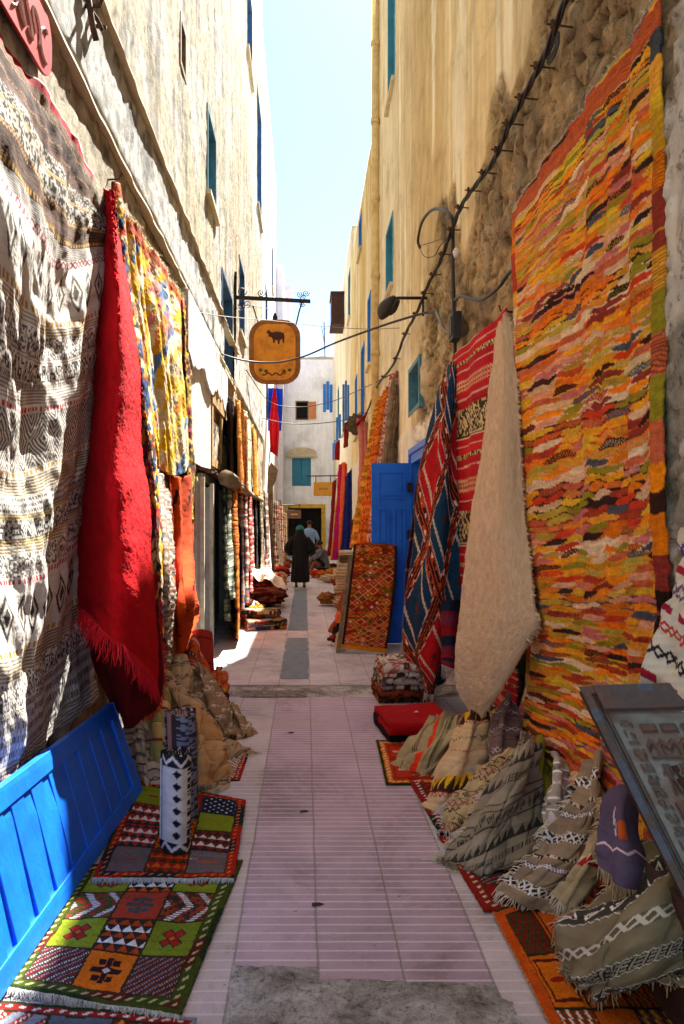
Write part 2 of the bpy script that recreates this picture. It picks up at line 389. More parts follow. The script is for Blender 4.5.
def panels(cells, nx, ny, bord, seed=0, bw=.055, olive=None):
    """cells: colour+kind per cell; a pieced tribal rug"""
    def f(x, y, W, H):
        q = .012; x = x+q*(fbm(x*14, y*14, seed+40, 2)-.5)+.004*(hsh(np.floor(y/.007), 0*y, seed)-.5); y = y+q*(fbm(x*14+5, y*14, seed+41, 2)-.5)
        iw = W-2*bw; ih = H-2*bw; gx = np.clip((x-bw)/iw*nx, 0, nx-1e-4); gy = np.clip((y-bw)/ih*ny, 0, ny-1e-4)
        ix = np.floor(gx).astype(int); iy = np.floor(gy).astype(int); fx = gx-ix; fy = gy-iy
        C = np.zeros(x.shape+(3,))
        for j in range(ny):
            for i in range(nx):
                k, c1, c2, c3 = cells[(j*nx+i) % len(cells)]
                c1, c2, c3 = hexc(c1), hexc(c2), hexc(c3)
                mk = (ix == i) & (iy == j); cx = np.abs(fx-.5); cy = np.abs(fy-.5)
                if k == 'flower':
                    d = (np.abs(cx-.11)+np.abs(cy-.13) < .11) | (cx+cy < .1); e = (cx+cy < .06)
                    o_ = (np.abs(cx-.11)+np.abs(cy-.13) < .15) | (cx+cy < .13)
                    c = mixc(mixc(c1, c3*0+.02, o_.astype(float)), c2, d.astype(float)); c = mixc(c, c3, e.astype(float))
                elif k == 'star':
                    st = ((cx < .06) & (cy < .32)) | ((cy < .07) & (cx < .3)) | ((np.abs(cx-.14) < .07) & (np.abs(cy-.2) < .07)); e = (cx+cy*1.2 < .09)
                    c = mixc(mixc(c1, c2, st.astype(float)), c3, e.astype(float))
                elif k == 'diag':
                    q = (fx*3+fy*3) % 1; z = ((fx*14-fy*14) % 1) < .5
                    c = mixc(mixc(c1, c2, (q < .45).astype(float)), c3, ((q > .15) & (q < .3) & z).astype(float)); c = mixc(c, hexc('#8a8a90'), ((q > .6) & (q < .78) & z).astype(float))
                elif k == 'tris':
                    q = (fy*5) % 1; w = q > tri(fx*4+np.floor(fy*5)*.5)
                    c = mixc(mixc(c1, c2, w.astype(float)), c3, (w & ((np.floor(fy*5) % 2) > 0)).astype(float))
                elif k == 'chev':
                    q = (fx*2+np.abs(fy-.5)*1.6) % 1
                    z = hsh(np.floor(fx*14), np.floor(fy*12), seed) > .5
                    c = mixc(mixc(c1, c2, z.astype(float)), c3, ((q < .3) & (((fy*16) % 1) < .6)).astype(float))
                elif k == 'lat':
                    a = (fx*4+fy*4) % 1; b = (fx*4-fy*4) % 1; e = np.minimum(np.minimum(a, 1-a), np.minimum(b, 1-b)) < .15
                    c = mixc(mixc(c1, c2, e.astype(float)), c3, ((np.abs(a-.5) < .15) & (np.abs(b-.5) < .15)).astype(float))
                elif k == 'wave':
                    q = (fx*4+.16*np.sign(((fy*3) % 1)-.5)*(tri(fy*6))) % 1
                    c = mixc(mixc(c1, c2, (q < .3).astype(float)), c3, ((q > .5) & (q < .72)).astype(float))
                elif k == 'box':
                    m_ = np.maximum(cx, cy); e = (m_ > .34) & (m_ < .4); t_ = (cy < .06-cx*.15) & (cx < .2)
                    c = mixc(mixc(c1, c2, e.astype(float)), c3, t_.astype(float))
                else:
                    sp = (np.abs(cy) < .035) & (cx < .25*hsh(i, j, seed)+.05); c = mixc(c1, c2, sp.astype(float))
                c = np.where((np.maximum(cx, cy) > .475)[..., None], hexc('#2a2a10'), c)
                C = np.where(mk[..., None], c, C)
        d = np.minimum(np.minimum(x, W-x), np.minimum(y, H-y)); b1, b2, b3 = [hexc(q) for q in bord]
        inb = d < bw; sg = np.floor((x+y)/.16); edge = d < bw*.35
        cb = mixc(b1, b2, (hsh(sg, 0*sg, seed) > .6).astype(float)); dt = (((x+y)/.045) % 1 < .35) & (np.abs(d-bw*.65) < bw*.16)
        cb = np.where(edge[..., None], mixc(hexc('#1e3010'), b1, (hsh(np.floor((x-y)/.3), 0*x, seed+1) > .5).astype(float)), cb); cb = np.where(dt[..., None], b3, cb)
        C = np.where(inb[..., None], cb, C)
        C = C*(.8+.4*hsh(np.floor(x/.006), np.floor(y/.006), seed+4))[..., None]
        return C
    return f
# ================================================================== SETTING
# ---- ground + paving (procedural, flat sheets)
def ground_mat():
    m, t, b = nt('packed_ground'); o = objc(t)
    t.links.new(ramp(t, noise(t, o, 3, 6), [(.3, '#8d8478'), (.7, '#a79c8c')]), b.inputs['Base Color']); b.inputs['Roughness'].default_value = .95
    return m
mb = MB(); mb.add([(-300,-300,-.012),(300,-300,-.012),(300,300,-.012),(-300,300,-.012)], [(0,1,2,3)])
tag(mb.build('ground', ground_mat()), kind='structure')
def paving_mat(ridged):
    m, t, b = nt('ridged_paving' if ridged else 'smooth_paving'); o = objc(t)
    sp = N(t, 'ShaderNodeSeparateXYZ'); t.links.new(o, sp.inputs[0]); X, Y = sp.outputs[0], sp.outputs[1]
    wob = ma(t, 'MULTIPLY', ma(t, 'SUBTRACT', noise(t, o, 2.2, 3), .5), .016)
    Xw = ma(t, 'ADD', X, wob)
    def line(c, per, off, w):
        q = ma(t, 'FRACT', ma(t, 'DIVIDE', ma(t, 'ADD', c, off+per*200), per)); d = ma(t, 'ABSOLUTE', ma(t, 'SUBTRACT', q, .5))
        return q, ma(t, 'SUBTRACT', 1, ma(t, 'SMOOTH_MIN', 1, ma(t, 'MAXIMUM', 0, ma(t, 'DIVIDE', ma(t, 'SUBTRACT', .5, d), w/per)), .2))
    per = .317; off = -.048
    qx, lx = line(Xw, per, off, .007)
    cx = ma(t, 'FLOOR', ma(t, 'DIVIDE', ma(t, 'ADD', X, off+per*200), per))
    # tile id
    ty = .2875 if ridged else .40
    shift = ma(t, 'MULTIPLY', ma(t, 'FRACT', ma(t, 'MULTIPLY', cx, .37)), ty)
    Ys = ma(t, 'ADD', Y, shift) if not ridged else Y
    qy, ly = line(Ys, ty, 0, .006 if not ridged else .007)
    cy = ma(t, 'FLOOR', ma(t, 'DIVIDE', ma(t, 'ADD', Ys, ty*200), ty))
    wn = N(t, 'ShaderNodeTexWhiteNoise', noise_dimensions='2D'); cb = N(t, 'ShaderNodeCombineXYZ'); t.links.new(cx, cb.inputs[0]); t.links.new(cy, cb.inputs[1]); t.links.new(cb.outputs[0], wn.inputs['Vector'])
    n1 = noise(t, o, 2.5, 7, .7); n2 = noise(t, o, 90, 3, .7); n3 = noise(t, o, 420, 2, .6)
    base = ramp(t, n1, [(.25, '#9f8591'), (.5, '#b298a7'), (.75, '#c2abb7')]) if ridged else ramp(t, n1, [(.25, '#b0a4a4'), (.5, '#c6bcbb'), (.75, '#d2c8c5')])
    # side columns are greyer, worn
    side = ma(t, 'MAXIMUM', ma(t, 'LESS_THAN', X, -.269), ma(t, 'GREATER_THAN', X, .682))
    if ridged: base = mix(t, ma(t, 'MULTIPLY', side, .75), base, '#c6bcb9')
    tv = ma(t, 'MULTIPLY_ADD', wn.outputs[0], .16, .92)
    sv = ma(t, 'MULTIPLY', tv, ma(t, 'MULTIPLY_ADD', n2, .4, .8))
    cc = N(t, 'ShaderNodeCombineColor'); [t.links.new(sv, cc.inputs[i]) for i in range(3)]
    c = mix(t, 1.0, base, cc.outputs[0], 'MULTIPLY')
    c = mix(t, ma(t, 'MULTIPLY', ma(t, 'GREATER_THAN', n3, .66), .45), c, '#d8c8cc')
    pit = ma(t, 'GREATER_THAN', noise(t, o, 16, 2, .5), .73); c = mix(t, ma(t, 'MULTIPLY', pit, .6), c, '#55494a')
    st = noise(t, o, 1.3, 8, .75, .5); c = mix(t, 1., c, ramp(t, st, [(.36, (.66,.62,.58)), (.46, (.96,.95,.94)), (.6, (1.12,1.12,1.1))]), 'MULTIPLY')
    if ridged:
        qr, lr = line(Y, .0575, 0, .0078)
        lrn = ma(t, 'MULTIPLY', lr, ma(t, 'MULTIPLY', ma(t, 'MULTIPLY_ADD', n2, .9, .35), ma(t, 'MULTIPLY_ADD', st, 1.2, .55)))
        c = mix(t, ma(t, 'MINIMUM', ma(t, 'MULTIPLY', lrn, 1.25), 1), c, '#dcd4d2')
        L_ = ma(t, 'MAXIMUM', lr, lx); g = ma(t, 'MULTIPLY', lx, .95)
        c = mix(t, g, c, '#8d867c')
    else:
        L_ = ma(t, 'MAXIMUM', ly, lx); c = mix(t, ma(t, 'MULTIPLY', L_, .65), c, '#6f6662')
    t.links.new(c, b.inputs['Base Color']); b.inputs['Roughness'].default_value = .62
    b.inputs['Specular IOR Level'].default_value = .35
    h = ma(t, 'ADD', ma(t, 'MULTIPLY', L_, -1.0), ma(t, 'MULTIPLY', n2, .5)); bump(t, b, h, .7, .004)
    return m
def sheet(name, x0, x1, y0, y1, z, mat, rag=0, seed=0, thick=0):
    nx = max(2, int((x1-x0)/.03)); ny = max(2, int((y1-y0)/.03)) if rag else 2
    if not rag: nx = 2
    poly = []
    for i in range(nx): poly.append((x0+(x1-x0)*i/nx, y0, 0, -1))
    for i in range(ny): poly.append((x1, y0+(y1-y0)*i/ny, 1, 0))
    for i in range(nx): poly.append((x1-(x1-x0)*i/nx, y1, 0, 1))
    for i in range(ny): poly.append((x0, y1-(y1-y0)*i/ny, -1, 0))
    V = []
    for i, (x, y, a, b_) in enumerate(poly):
        d = rag*(float(fbm(np.array(x*7.0), np.array(y*7.0), seed, 3))-.5)*2; V.append((x+a*d, y+b_*d, z))
    mb = MB(); mb.prism([np.array(v) for v in V], (0, 0, -max(thick, .003)))
    return tag(mb.build(name, mat), kind='structure')
def m_cement():
    m, t, b = nt('rough_cement'); o = objc(t); n1 = noise(t, o, 4, 9, .75, .5); n2 = noise(t, o, 30, 7, .8); n3 = noise(t, o, 120, 3, .7)
    c = ramp(t, n1, [(.36, '#6e675a'), (.46, '#a39c90'), (.54, '#c2bcb2'), (.62, '#d8d5ce')])
    c = mix(t, 1., c, ramp(t, n2, [(.36, (.45,.42,.38)), (.46, (1,1,1)), (.62, (1.15,1.15,1.15))]), 'MULTIPLY'); c = mix(t, .7, c, ramp(t, n3, [(.36, (.5,.5,.5)), (.45, (1,1,1))]), 'MULTIPLY')
    t.links.new(c, b.inputs['Base Color']); b.inputs['Roughness'].default_value = .95; bump(t, b, ma(t, 'ADD', n1, ma(t, 'MULTIPLY', n2, .6)), 1., .03); return m
cement = m_cement()
bluecem = m_plain('blue_grey_cement', '#7f8b94', .85, 14, .5, .008, '#6e7880', 7, c3='#98a2a8')
sheet('pavement', -1.6, 1.6, -8, 6.55, 0, paving_mat(True))
sheet('smooth_pavement', -1.6, 1.6, 7.0, 60, .012, paving_mat(False), thick=.02)
sheet('pavement_gutter', -1.6, 1.6, 6.545, 7.0, -.0045, cement)
def patch():
    ol = [(-.268,.2),(.72,.2),(.72,2.36),(.685,2.38),(.682,2.45),(.367,2.455),(.36,2.47),(.05,2.475),(.048,2.545),(-.268,2.55)]; pts = []
    for (ax, ay), (bx_, by) in zip(ol, ol[1:]+ol[:1]):
        L_ = math.hypot(bx_-ax, by-ay); k = max(1, int(L_/.012))
        for i in range(k):
            x, y = ax+(bx_-ax)*i/k, ay+(by-ay)*i/k; d = .018*(float(fbm(np.array(x*30), np.array(y*30), 4, 3))-.5)+.02*(float(fbm(np.array(x*6), np.array(y*6), 5, 3))-.5); nx_, ny_ = (by-ay)/L_, -(bx_-ax)/L_; pts.append(np.array([x+nx_*d, y+ny_*d, .005]))
    mb = MB(); mb.prism(pts, (0, 0, -.004)); tag(mb.build('cement_patch', cement), kind='structure')
patch()
rl = random.Random(4)
for (px_, py_, lab) in ((316,905,'dark dry leaf on the paving near the middle of the alley'),(303,812,'small dry leaf on a joint of the paving'),(290,733,'tiny dry leaf near the drain strip'),(421,770,'pair of dark scraps by the small orange rug')):
    g = G(px_, py_); mb = MB(); q = []
    for k in range(9): a_ = 2*math.pi*k/9; r_ = .014*(1.5 if k % 3 == 0 else .8); q.append(g+np.array([1.7*r_*math.cos(a_), r_*math.sin(a_), .003+.004*math.sin(a_*2)]))
    mb.prism(q, (0, 0, .0015)); tag(mb.build('dry_leaf', M['wooddark']), lab, 'leaf')

sheet('cement_patch', -.62, .02, 6.52, 6.78, .008, m_plain('stony_mortar', '#a09a90', .95, 30, 1, .03, '#4f4a44', 22), .03, 5)
sheet('cement_strip', -.262, .04, 7.25, 9.9, .017, bluecem, .02, 6)
sheet('cement_strip', -.262, .04, 10.6, 17.5, .017, bluecem, .02, 7)

# ---- facades
def axis(a, b, step, cuts):
    pts = sorted(set([a, b]+[c for c in cuts if a < c < b])); out = []
    for p, q in zip(pts[:-1], pts[1:]):
        k = max(1, int(round((q-p)/step))); out += list(np.linspace(p, q, k, endpoint=False))
    return np.array(out+[b])
def facade(parent, side, X, Y0, Y1, Z0, Z1, openings, colf, dispf, step, mat='wall', cap=.3, name='wall'):
    """side=+1: wall on the right of the alley, its face looks to -X"""
    ys = axis(Y0, Y1, step, [o[0] for o in openings]+[o[1] for o in openings]); zs = axis(Z0, Z1, step, [o[2] for o in openings]+[o[3] for o in openings])
    yy, zz = np.meshgrid(ys, zs); d = dispf(yy, zz); C = colf(yy, zz)
    xx = X-side*d
    # caps
    def pad(A, mode='edge'): return np.pad(A, 1, mode=mode)
    yy, zz = pad(yy), pad(zz); C = np.pad(C, ((1,1),(1,1),(0,0)), mode='edge'); xx = pad(xx)
    for sl in (np.s_[0,:], np.s_[-1,:], np.s_[:,0], np.s_[:,-1]): xx[sl] = X+side*cap
    V = np.stack([xx, yy, zz], -1); nv, nu = yy.shape; Fc = grid_faces(nv, nu)
    cy = (yy[:-1,:-1]+yy[1:,1:])/2; cz = (zz[:-1,:-1]+zz[1:,1:])/2; keep = np.ones(cy.shape, bool)
    for o in openings: keep &= ~((cy > o[0]) & (cy < o[1]) & (cz > o[2]) & (cz < o[3]))
    Fc = Fc[keep.ravel()]
    if side > 0: Fc = Fc[:, ::-1]
    return mesh_obj(name, V.reshape(-1,3), np.ascontiguousarray(Fc), M[mat], parent, True, None, C.reshape(-1,C.shape[-1]))
def body(parent, side, X, Y0, Y1, Z1, depth=5, mat=None, eps=.3):
    a = X+side*eps; b = X+side*(eps+depth); mb = MB(); mb.box((min(a,b), Y0+.002, -.01), (max(a,b), Y1-.002, Z1-.004))
    return mb.build('building_body', mat or M['roof'], parent)
def window(parent, side, X, Y0, Y1, Z0, Z1, dep=.16, frame='navyblue', shut='bluewin', label=None, louv=True, grow=0, sill=True, open_=0):
    """framed shuttered window set in the opening; sub-parts: shutters, sill"""
    s = side; t = .06; xi = X+s*dep
    mb = MB()
    def bx(y0,y1,z0,z1,xa,xb,m=mb): m.box((min(xa,xb),y0,z0),(max(xa,xb),y1,z1))
    xo = X+s*(-.012)
    bx(Y0,Y0+t,Z0,Z1,xo,X+s*.29); bx(Y1-t,Y1,Z0,Z1,xo,X+s*.29); bx(Y0+t,Y1-t,Z1-t,Z1,xo,X+s*.29); bx(Y0+t,Y1-t,Z0,Z0+t,xo,X+s*.29)
    w = mb.build('window', M[frame], parent)
    if label: w['label'] = label
    ym = (Y0+Y1)/2
    for (a, b) in ((Y0+t+.004, ym-.004), (ym+.004, Y1-t-.004)):
        m2 = MB(); z0, z1 = Z0+t+.004, Z1-t-.004; f = .05
        bx(a,a+f,z0,z1,xi,xi+s*.035,m2); bx(b-f,b,z0,z1,xi,xi+s*.035,m2); bx(a+f,b-f,z0,z0+f,xi,xi+s*.035,m2); bx(a+f,b-f,z1-f,z1,xi,xi+s*.035,m2)
        bx(a+f,b-f,z0+f,z1-f,xi+s*.018,xi+s*.03,m2)
        if louv:
            k = int((z1-z0-2*f)/.07)
            for i in range(k):
                z = z0+f+(z1-z0-2*f)*(i+.5)/k; bx(a+f,b-f,z-.02,z+.008,xi+s*.004,xi+s*.018,m2)
        m2.build('shutter', M[shut], w)
    if sill:
        m3 = MB(); bx(Y0-.06,Y1+.06,Z0-.07,Z0-.003,X-s*.07,X+s*.1,m3); m3.build('sill', M['wall_cream'], w)
    return w
M['wall_cream'] = m_plain('limewash', '#cdbf9f', .9, 20, .5, .01, '#b3a482', 4, c3='#e0d6c0')

# LEFT near building ------------------------------------------------
BL = empty('building', (XL-.3, 9, 0), 'tall weathered cream building with a white plaster band along the left side of the alley', 'building')
wc, gry, crm, brn = hexc('#cfcdc8'), hexc('#888785'), hexc('#c6bda6'), hexc('#a8926e')
def colL(y, z):
    n = fbm(y*1.2, z*1.2, 3, 5); s = fbm(y*5, z*.6, 5, 4); c = mixc(wc, crm, sm(.45, .62, n+.12*sm(6, 9, z)+.0*y))
    c = mixc(c, gry, .6*sm(.55, .75, s)*sm(5.0, 5.6, z))
    c = mixc(c, hexc('#c4b090'), .7*sm(6, 16, y)*sm(6, 8, z)*sm(.4, .7, fbm(y*.8, z*.25, 8, 3)))
    band = (z > 4.46+.03*(fbm(y*3, z*0, 6, 3)-.5)) & (z < 5.2); c = np.where(band[..., None], mixc(hexc('#cfd1d0'), gry, sm(.5, .8, fbm(y*4, z*4, 9, 4))), c)
    low = z < 4.46; m = sm(.46, .56, fbm(y*1.7, z*1.7, 12, 5)); c = np.where(low[..., None], mixc(hexc('#cfc5b0'), brn, m), c)
    st = fbm(y*9, z*.8, 21, 4); c = c*(1-.45*sm(.55, .72, st)*sm(4.3, 5.5, z))[..., None]
    sc = fbm(y*6, z*3, 24, 5); c = np.where(((np.abs(sc-.5) < .012) & (fbm(y*.7, z*.7, 25, 2) > .45))[..., None], c*.45, c)
    c = c*(1-.35*sm(.60, .66, fbm(y*14, z*9, 26, 3)))[..., None]*.94
    al = np.where(z > 5.2, .5, np.where(z > 4.46, .4, .9)); return np.concatenate([c, al[..., None]], -1)
def dispL(y, z):
    n = fbm(y*2.2, z*2.2, 31, 5)-.5; d = .03*n
    up = z > 5.2+.10*(fbm(y*2.6, z*0, 14, 4)-.5)*2
    band = (z > 4.46) & ~up
    d = np.where(band, .045+.02*n, d)
    d = d+np.where(z < 4.46, -.012+.028*(sm(.5, .47, fbm(y*1.7, z*1.7, 12, 5))), 0)+.02*(fbm(y*14, z*14, 33, 3)-.5)
    return d
openL = [(10.1, 11.1, 6.6, 7.9), (7.9, 8.3, 7.0, 7.6), (20.6, 22.6, 11.4, 15), (17, 18.7, 13.6, 15.7), (11.9, 13.6, 4.4, 6.15), (15, 16.3, 5.95, 7.6), (9.3, 11.9, .012, 2.25), (3.3, 3.9, 8.0, 9.0)]
facade(BL, -1, XL, -3, 23.2, -.01, 19.6, openL, colL, dispL, .055, 'wallrough')
body(BL, -1, XL, -3, 23.2, 19.6)
window(BL, -1, XL, *openL[0], frame='bluewin', shut='bluewin')
window(BL, -1, XL, *openL[1], frame='wood', shut='wood', louv=False, sill=False)
window(BL, -1, XL, *openL[2]); window(BL, -1, XL, *openL[3]); window(BL, -1, XL, *openL[4]); window(BL, -1, XL, *openL[5]); window(BL, -1, XL, *openL[7], frame='bluewin')
# drooping plaster lip above the shop (pale shell-shaped patches)
# dark roof moulding ledge of the fascia
def ledge(z, y0, y1, seed, h=.035, out=.10, name='ledge', mat='wall_cream'):
    ys = np.arange(y0, y1, .09); V = []; 
    for y in ys:
        o = out*(.72+.5*float(fbm(np.array(y*3), np.array(1.0), seed, 3))); zz = z+.03*(float(fbm(np.array(y*1.5), np.array(5.), seed, 3))-.5)
        V += [(XL-.05, y, zz), (XL+o, y, zz), (XL+o*.9, y, zz+h), (XL-.05, y, zz+h*1.5)]
    n = len(ys); Fc = []
    for i in range(n-1):
        for k in range(4): Fc.append((i*4+k, i*4+(k+1)%4, i*4+4+(k+1)%4, i*4+4+k))
    Fc += [(0,1,2,3), tuple((n-1)*4+k for k in (3,2,1,0))]
    mb = MB(); mb.add(V, Fc); return mb.build(name, M[mat], BL)
ledge(5.2, -3, 14.3, 3, .03, .09); ledge(4.43, -3, 14, 5, .03, .07)
# shop door in the left wall: jamb posts, two grey leaves, awning ledge, board window above
def wpart(mb, name, mat, parent, lab=None, sub=None):
    o = mb.build(name, M[mat], parent)
    if lab: o['label'] = lab
    return o
mb = MB(); 
for y in (9.3, 10.55, 11.8): mb.box((XL-.04, y, .014), (XL+.05, y+.14, 2.25))
mb.box((XL-.04, 9.3, 2.25), (XL+.06, 11.91, 2.36))
dr = wpart(mb, 'door_frame', 'woodpaint', BL)
for (a, b) in ((9.44, 10.54), (10.69, 11.79)):
    mb = MB(); mb.box((XL-.10, a, .02), (XL-.05, b, 2.24)); wpart(mb, 'door', 'greydoor', BL)
def openleaf(Y, x1, zt, lab):
    mb = MB(); mb.box((XL+.07, Y, .03), (x1-.05, Y+.035, zt)); 
    for (p_, q_) in ((.12, .85), (.95, zt-.12)): mb.box((XL+.11, Y-.008, p_), (x1-.09, Y, q_))
    d = wpart(mb, 'door', 'greydoor', BL, lab); m2 = MB(); m2.box((x1-.05, Y-.02, .02), (x1, Y+.05, zt+.05)); m2.box((XL+.03, Y-.02, .02), (XL+.07, Y+.05, zt+.05)); wpart(m2, 'door_stile', 'woodpaint', d)
openleaf(9.25, -1.24, 2.16, None)
openleaf(8.75, -1.29, 2.22, None)
mb = MB(); 
for i in range(26):
    y = 9.0+i*.17; z = 2.40+.03*math.sin(i*.9); x = XL+.22+.03*math.sin(i*2.1); mb.hexa([(XL-.02,y,z),(x,y,z-.06),(x,y+.165,z-.06+.01*math.sin(i)),(XL-.02,y+.165,z),(XL-.02,y,z+.03),(x,y,z-.035),(x,y+.165,z-.035),(XL-.02,y+.165,z+.03)])
wpart(mb, 'awning', 'rust', BL)
mb = MB(); mb.box((XL-.02, 10.3, 2.55), (XL+.05, 12.9, 2.68)); mb.box((XL-.02, 10.3, 3.5), (XL+.06, 12.9, 3.75)); mb.box((XL-.02,10.3,2.68),(XL+.05,10.45,3.5)); mb.box((XL-.02,11.5,2.68),(XL+.05,11.65,3.5)); mb.box((XL-.02,12.75,2.68),(XL+.05,12.9,3.5))
for i in range(6): mb.box((XL-.02, 11.7+i*.17, 2.68), (XL+.03, 11.78+i*.17, 3.05))
wf = wpart(mb, 'shop_window', 'lintel', BL)
mb = MB(); mb.box((XL-.01,10.45,2.69),(XL+.012,11.5,3.49)); mb.box((XL-.01,11.65,2.69),(XL+.012,12.75,3.49)); wpart(mb, 'window_board', 'wooddark', BL)
# white loose plaster sheets: real slabs with ragged lower edge
def slab(Y0, Y1, zt, zb, out, seed, name='plaster_panel'):
    n = 24; ys = np.linspace(Y0, Y1, n); top = []; bot = []
    for y in ys:
        t = (y-Y0)/(Y1-Y0); q = float(fbm(np.array(y*2.5), np.array(seed*1.), seed, 3))
        bot.append((XL+out, y, zb-(.35*math.sin(math.pi*((t*2.2) % 1)))*.6-.35*(q-.5))); top.append((XL+out, y, zt))
    poly = top[::-1]+bot
    mb = MB(); mb.prism(poly, (-.12, 0, 0)); return wpart(mb, name, 'plasterwhite', BL)
M['plasterwhite'] = m_plain('white_plaster', '#d7d8d4', .9, 12, .7, .02, '#b9b8b2', 5, c3='#8f897c')
slab(8.0, 10.9, 4.42, 3.75, .085, 3); slab(10.9, 12.2, 4.3, 3.85, .07, 5)
mb = MB(); mb.box((XL-.02, 8.25, 2.45), (XL+.035, 10.25, 4.0)); wpart(mb, 'plaster_panel', 'plasterwhite', BL)

# LEFT far building (whitewashed)
BL2 = empty('building', (XL-.3, 30, 0), 'whitewashed building farther along the left side, past the yellow rugs', 'building')
def colW(y, z): return mixc(hexc('#e9e7e2'), hexc('#cfcac0'), sm(.5, .8, fbm(y*1.3, z*1.3, 41, 4)))
def dispW(y, z): return .03*(fbm(y*2, z*2, 43, 4)-.5)
op2 = [(25, 26.2, 8.5, 10.5), (29.5, 30.7, 12, 14), (26, 27.2, .02, 2.3)]
facade(BL2, -1, XL, 23.2, 34, -.01, 18.6, op2, colW, dispW, .12)
body(BL2, -1, XL, 23.2, 34, 18.6)
for o_ in op2: window(BL2, -1, XL, *o_, frame='navyblue')
BL3 = empty('building', (-1.2, 38, 0), 'narrow lilac white building end at the far left beside the closing house', 'building')
facade(BL3, -1, -1.10, 34, 36.0, -.01, 14.6, [], lambda y, z: np.zeros(y.shape+(3,))+hexc('#dcd8e0'), dispW, .25)
mb = MB(); mb.box((-5, 34.002, 0), (-1.12, 41, 14.6)); mb.build('building_body', m_plain('lilac_plaster', '#cfcad8', .9, 10, .4, .01, '#bdb8c8', 3), BL3)

# RIGHT near building ------------------------------------------------
BR = empty('building', (XR+.3, 6, 0), 'ochre plastered building on the right with crumbling stone around its lower wall', 'building')
och, och2, pal = hexc('#dfca9c'), hexc('#ccb283'), hexc('#f4ecd2')
def maskR(y, z):
    """1 = plaster fallen off, stone bare"""
    n = fbm(y*1.1, z*1.1, 51, 5)
    lim = 4.55+.5*(1-sm(3.5, 5.5, y))
    a = sm(lim+.35, lim-.1, z+1.3*(n-.5)*2)
    return a*sm(9.8, 8.6, y+1.2*(n-.5)*2)
def colR(y, z):
    n = fbm(y*.9, z*.35, 52, 5); s = fbm(y*4, z*.35, 53, 4)
    c = mixc(och, och2, sm(.4, .65, n)); c = mixc(c, pal, .85*sm(.52, .62, s)*sm(.35, .6, fbm(y*1.6, z*.4, 57, 3)))
    c = mixc(c, pal*.95, sm(8, 13, y)*.65)
    rid = np.abs(fbm(y*4.2, z*5.5, 66, 4)-.5)*2; pit = sm(.09, .03, rid); m = maskR(y, z); st = mixc(hexc('#d2b88c'), hexc('#a8967c'), sm(.35, .7, fbm(y*3.5, z*3.5, 54, 5)))
    st = mixc(st, hexc('#d4c09a'), sm(.56, .66, fbm(y*2.1, z*2.1, 58, 4)))
    st = st*(1-.55*pit)[..., None]  # recess shade multiplied into the stone colour along the pits
    # close strip by the camera: grey stone with white flakes
    nr = sm(3.4, 2.75, y); fl = sm(.50, .54, fbm(y*5, z*2.6, 55, 5)); ns = mixc(hexc('#b4b1a6'), hexc('#c2ac86'), sm(.4, .6, fbm(y*3, z*3, 56, 4))); ns = mixc(ns, hexc('#f0ede4'), fl*sm(5.2, 3.6, z))
    c = mixc(c, st, m); c = mixc(c, ns, nr)
    # white limewash around the blue door
    w = sm(3.05, 2.95, z-.35*sm(8.2, 7.2, y)+.12*(fbm(y*4, z*4, 59, 3)-.5))*sm(7.0, 7.2, y)*sm(30, 20, y); c = mixc(c, hexc('#e4dfd2'), w)
    al = np.clip(m+nr, 0, 1)*(1-w); return np.concatenate([c, al[..., None]], -1)
def dispR(y, z):
    m = np.clip(maskR(y, z)+sm(3.4, 2.75, y), 0, 1); m = sm(.3, .6, m)
    n = fbm(y*2, z*2, 61, 4)-.5; v = fbm(y*4.5, z*6, 62, 5); rough = -.06*sm(.09, .03, np.abs(fbm(y*4.2, z*5.5, 66, 4)-.5)*2)+.10*(v-.5)+.06*(fbm(y*13, z*15, 63, 4)-.5)
    d = .02*n*(1-m)+m*(-.035*(1-sm(3.4, 2.75, y))+rough*(1-.6*sm(3.4, 2.75, y)))+.04*sm(3.4, 2.75, y)
    d = d+.012*(fbm(y*11, z*11, 64, 3)-.5)
    w = sm(3.05, 2.95, z-.35*sm(8.2, 7.2, y))*sm(7.0, 7.2, y); return d+.02*w*(1-m)
opR = [(8.9, 9.85, 3.2, 3.88), (7.35, 9.5, .014, 2.62)]
facade(BR, 1, XR, -3, YS, -.01, HR, opR, colR, dispR, .03, 'wallrough')
body(BR, 1, XR, -3, YS, HR)
window(BR, 1, XR, *opR[0], frame='bluewin', shut='wood', louv=False, sill=False)
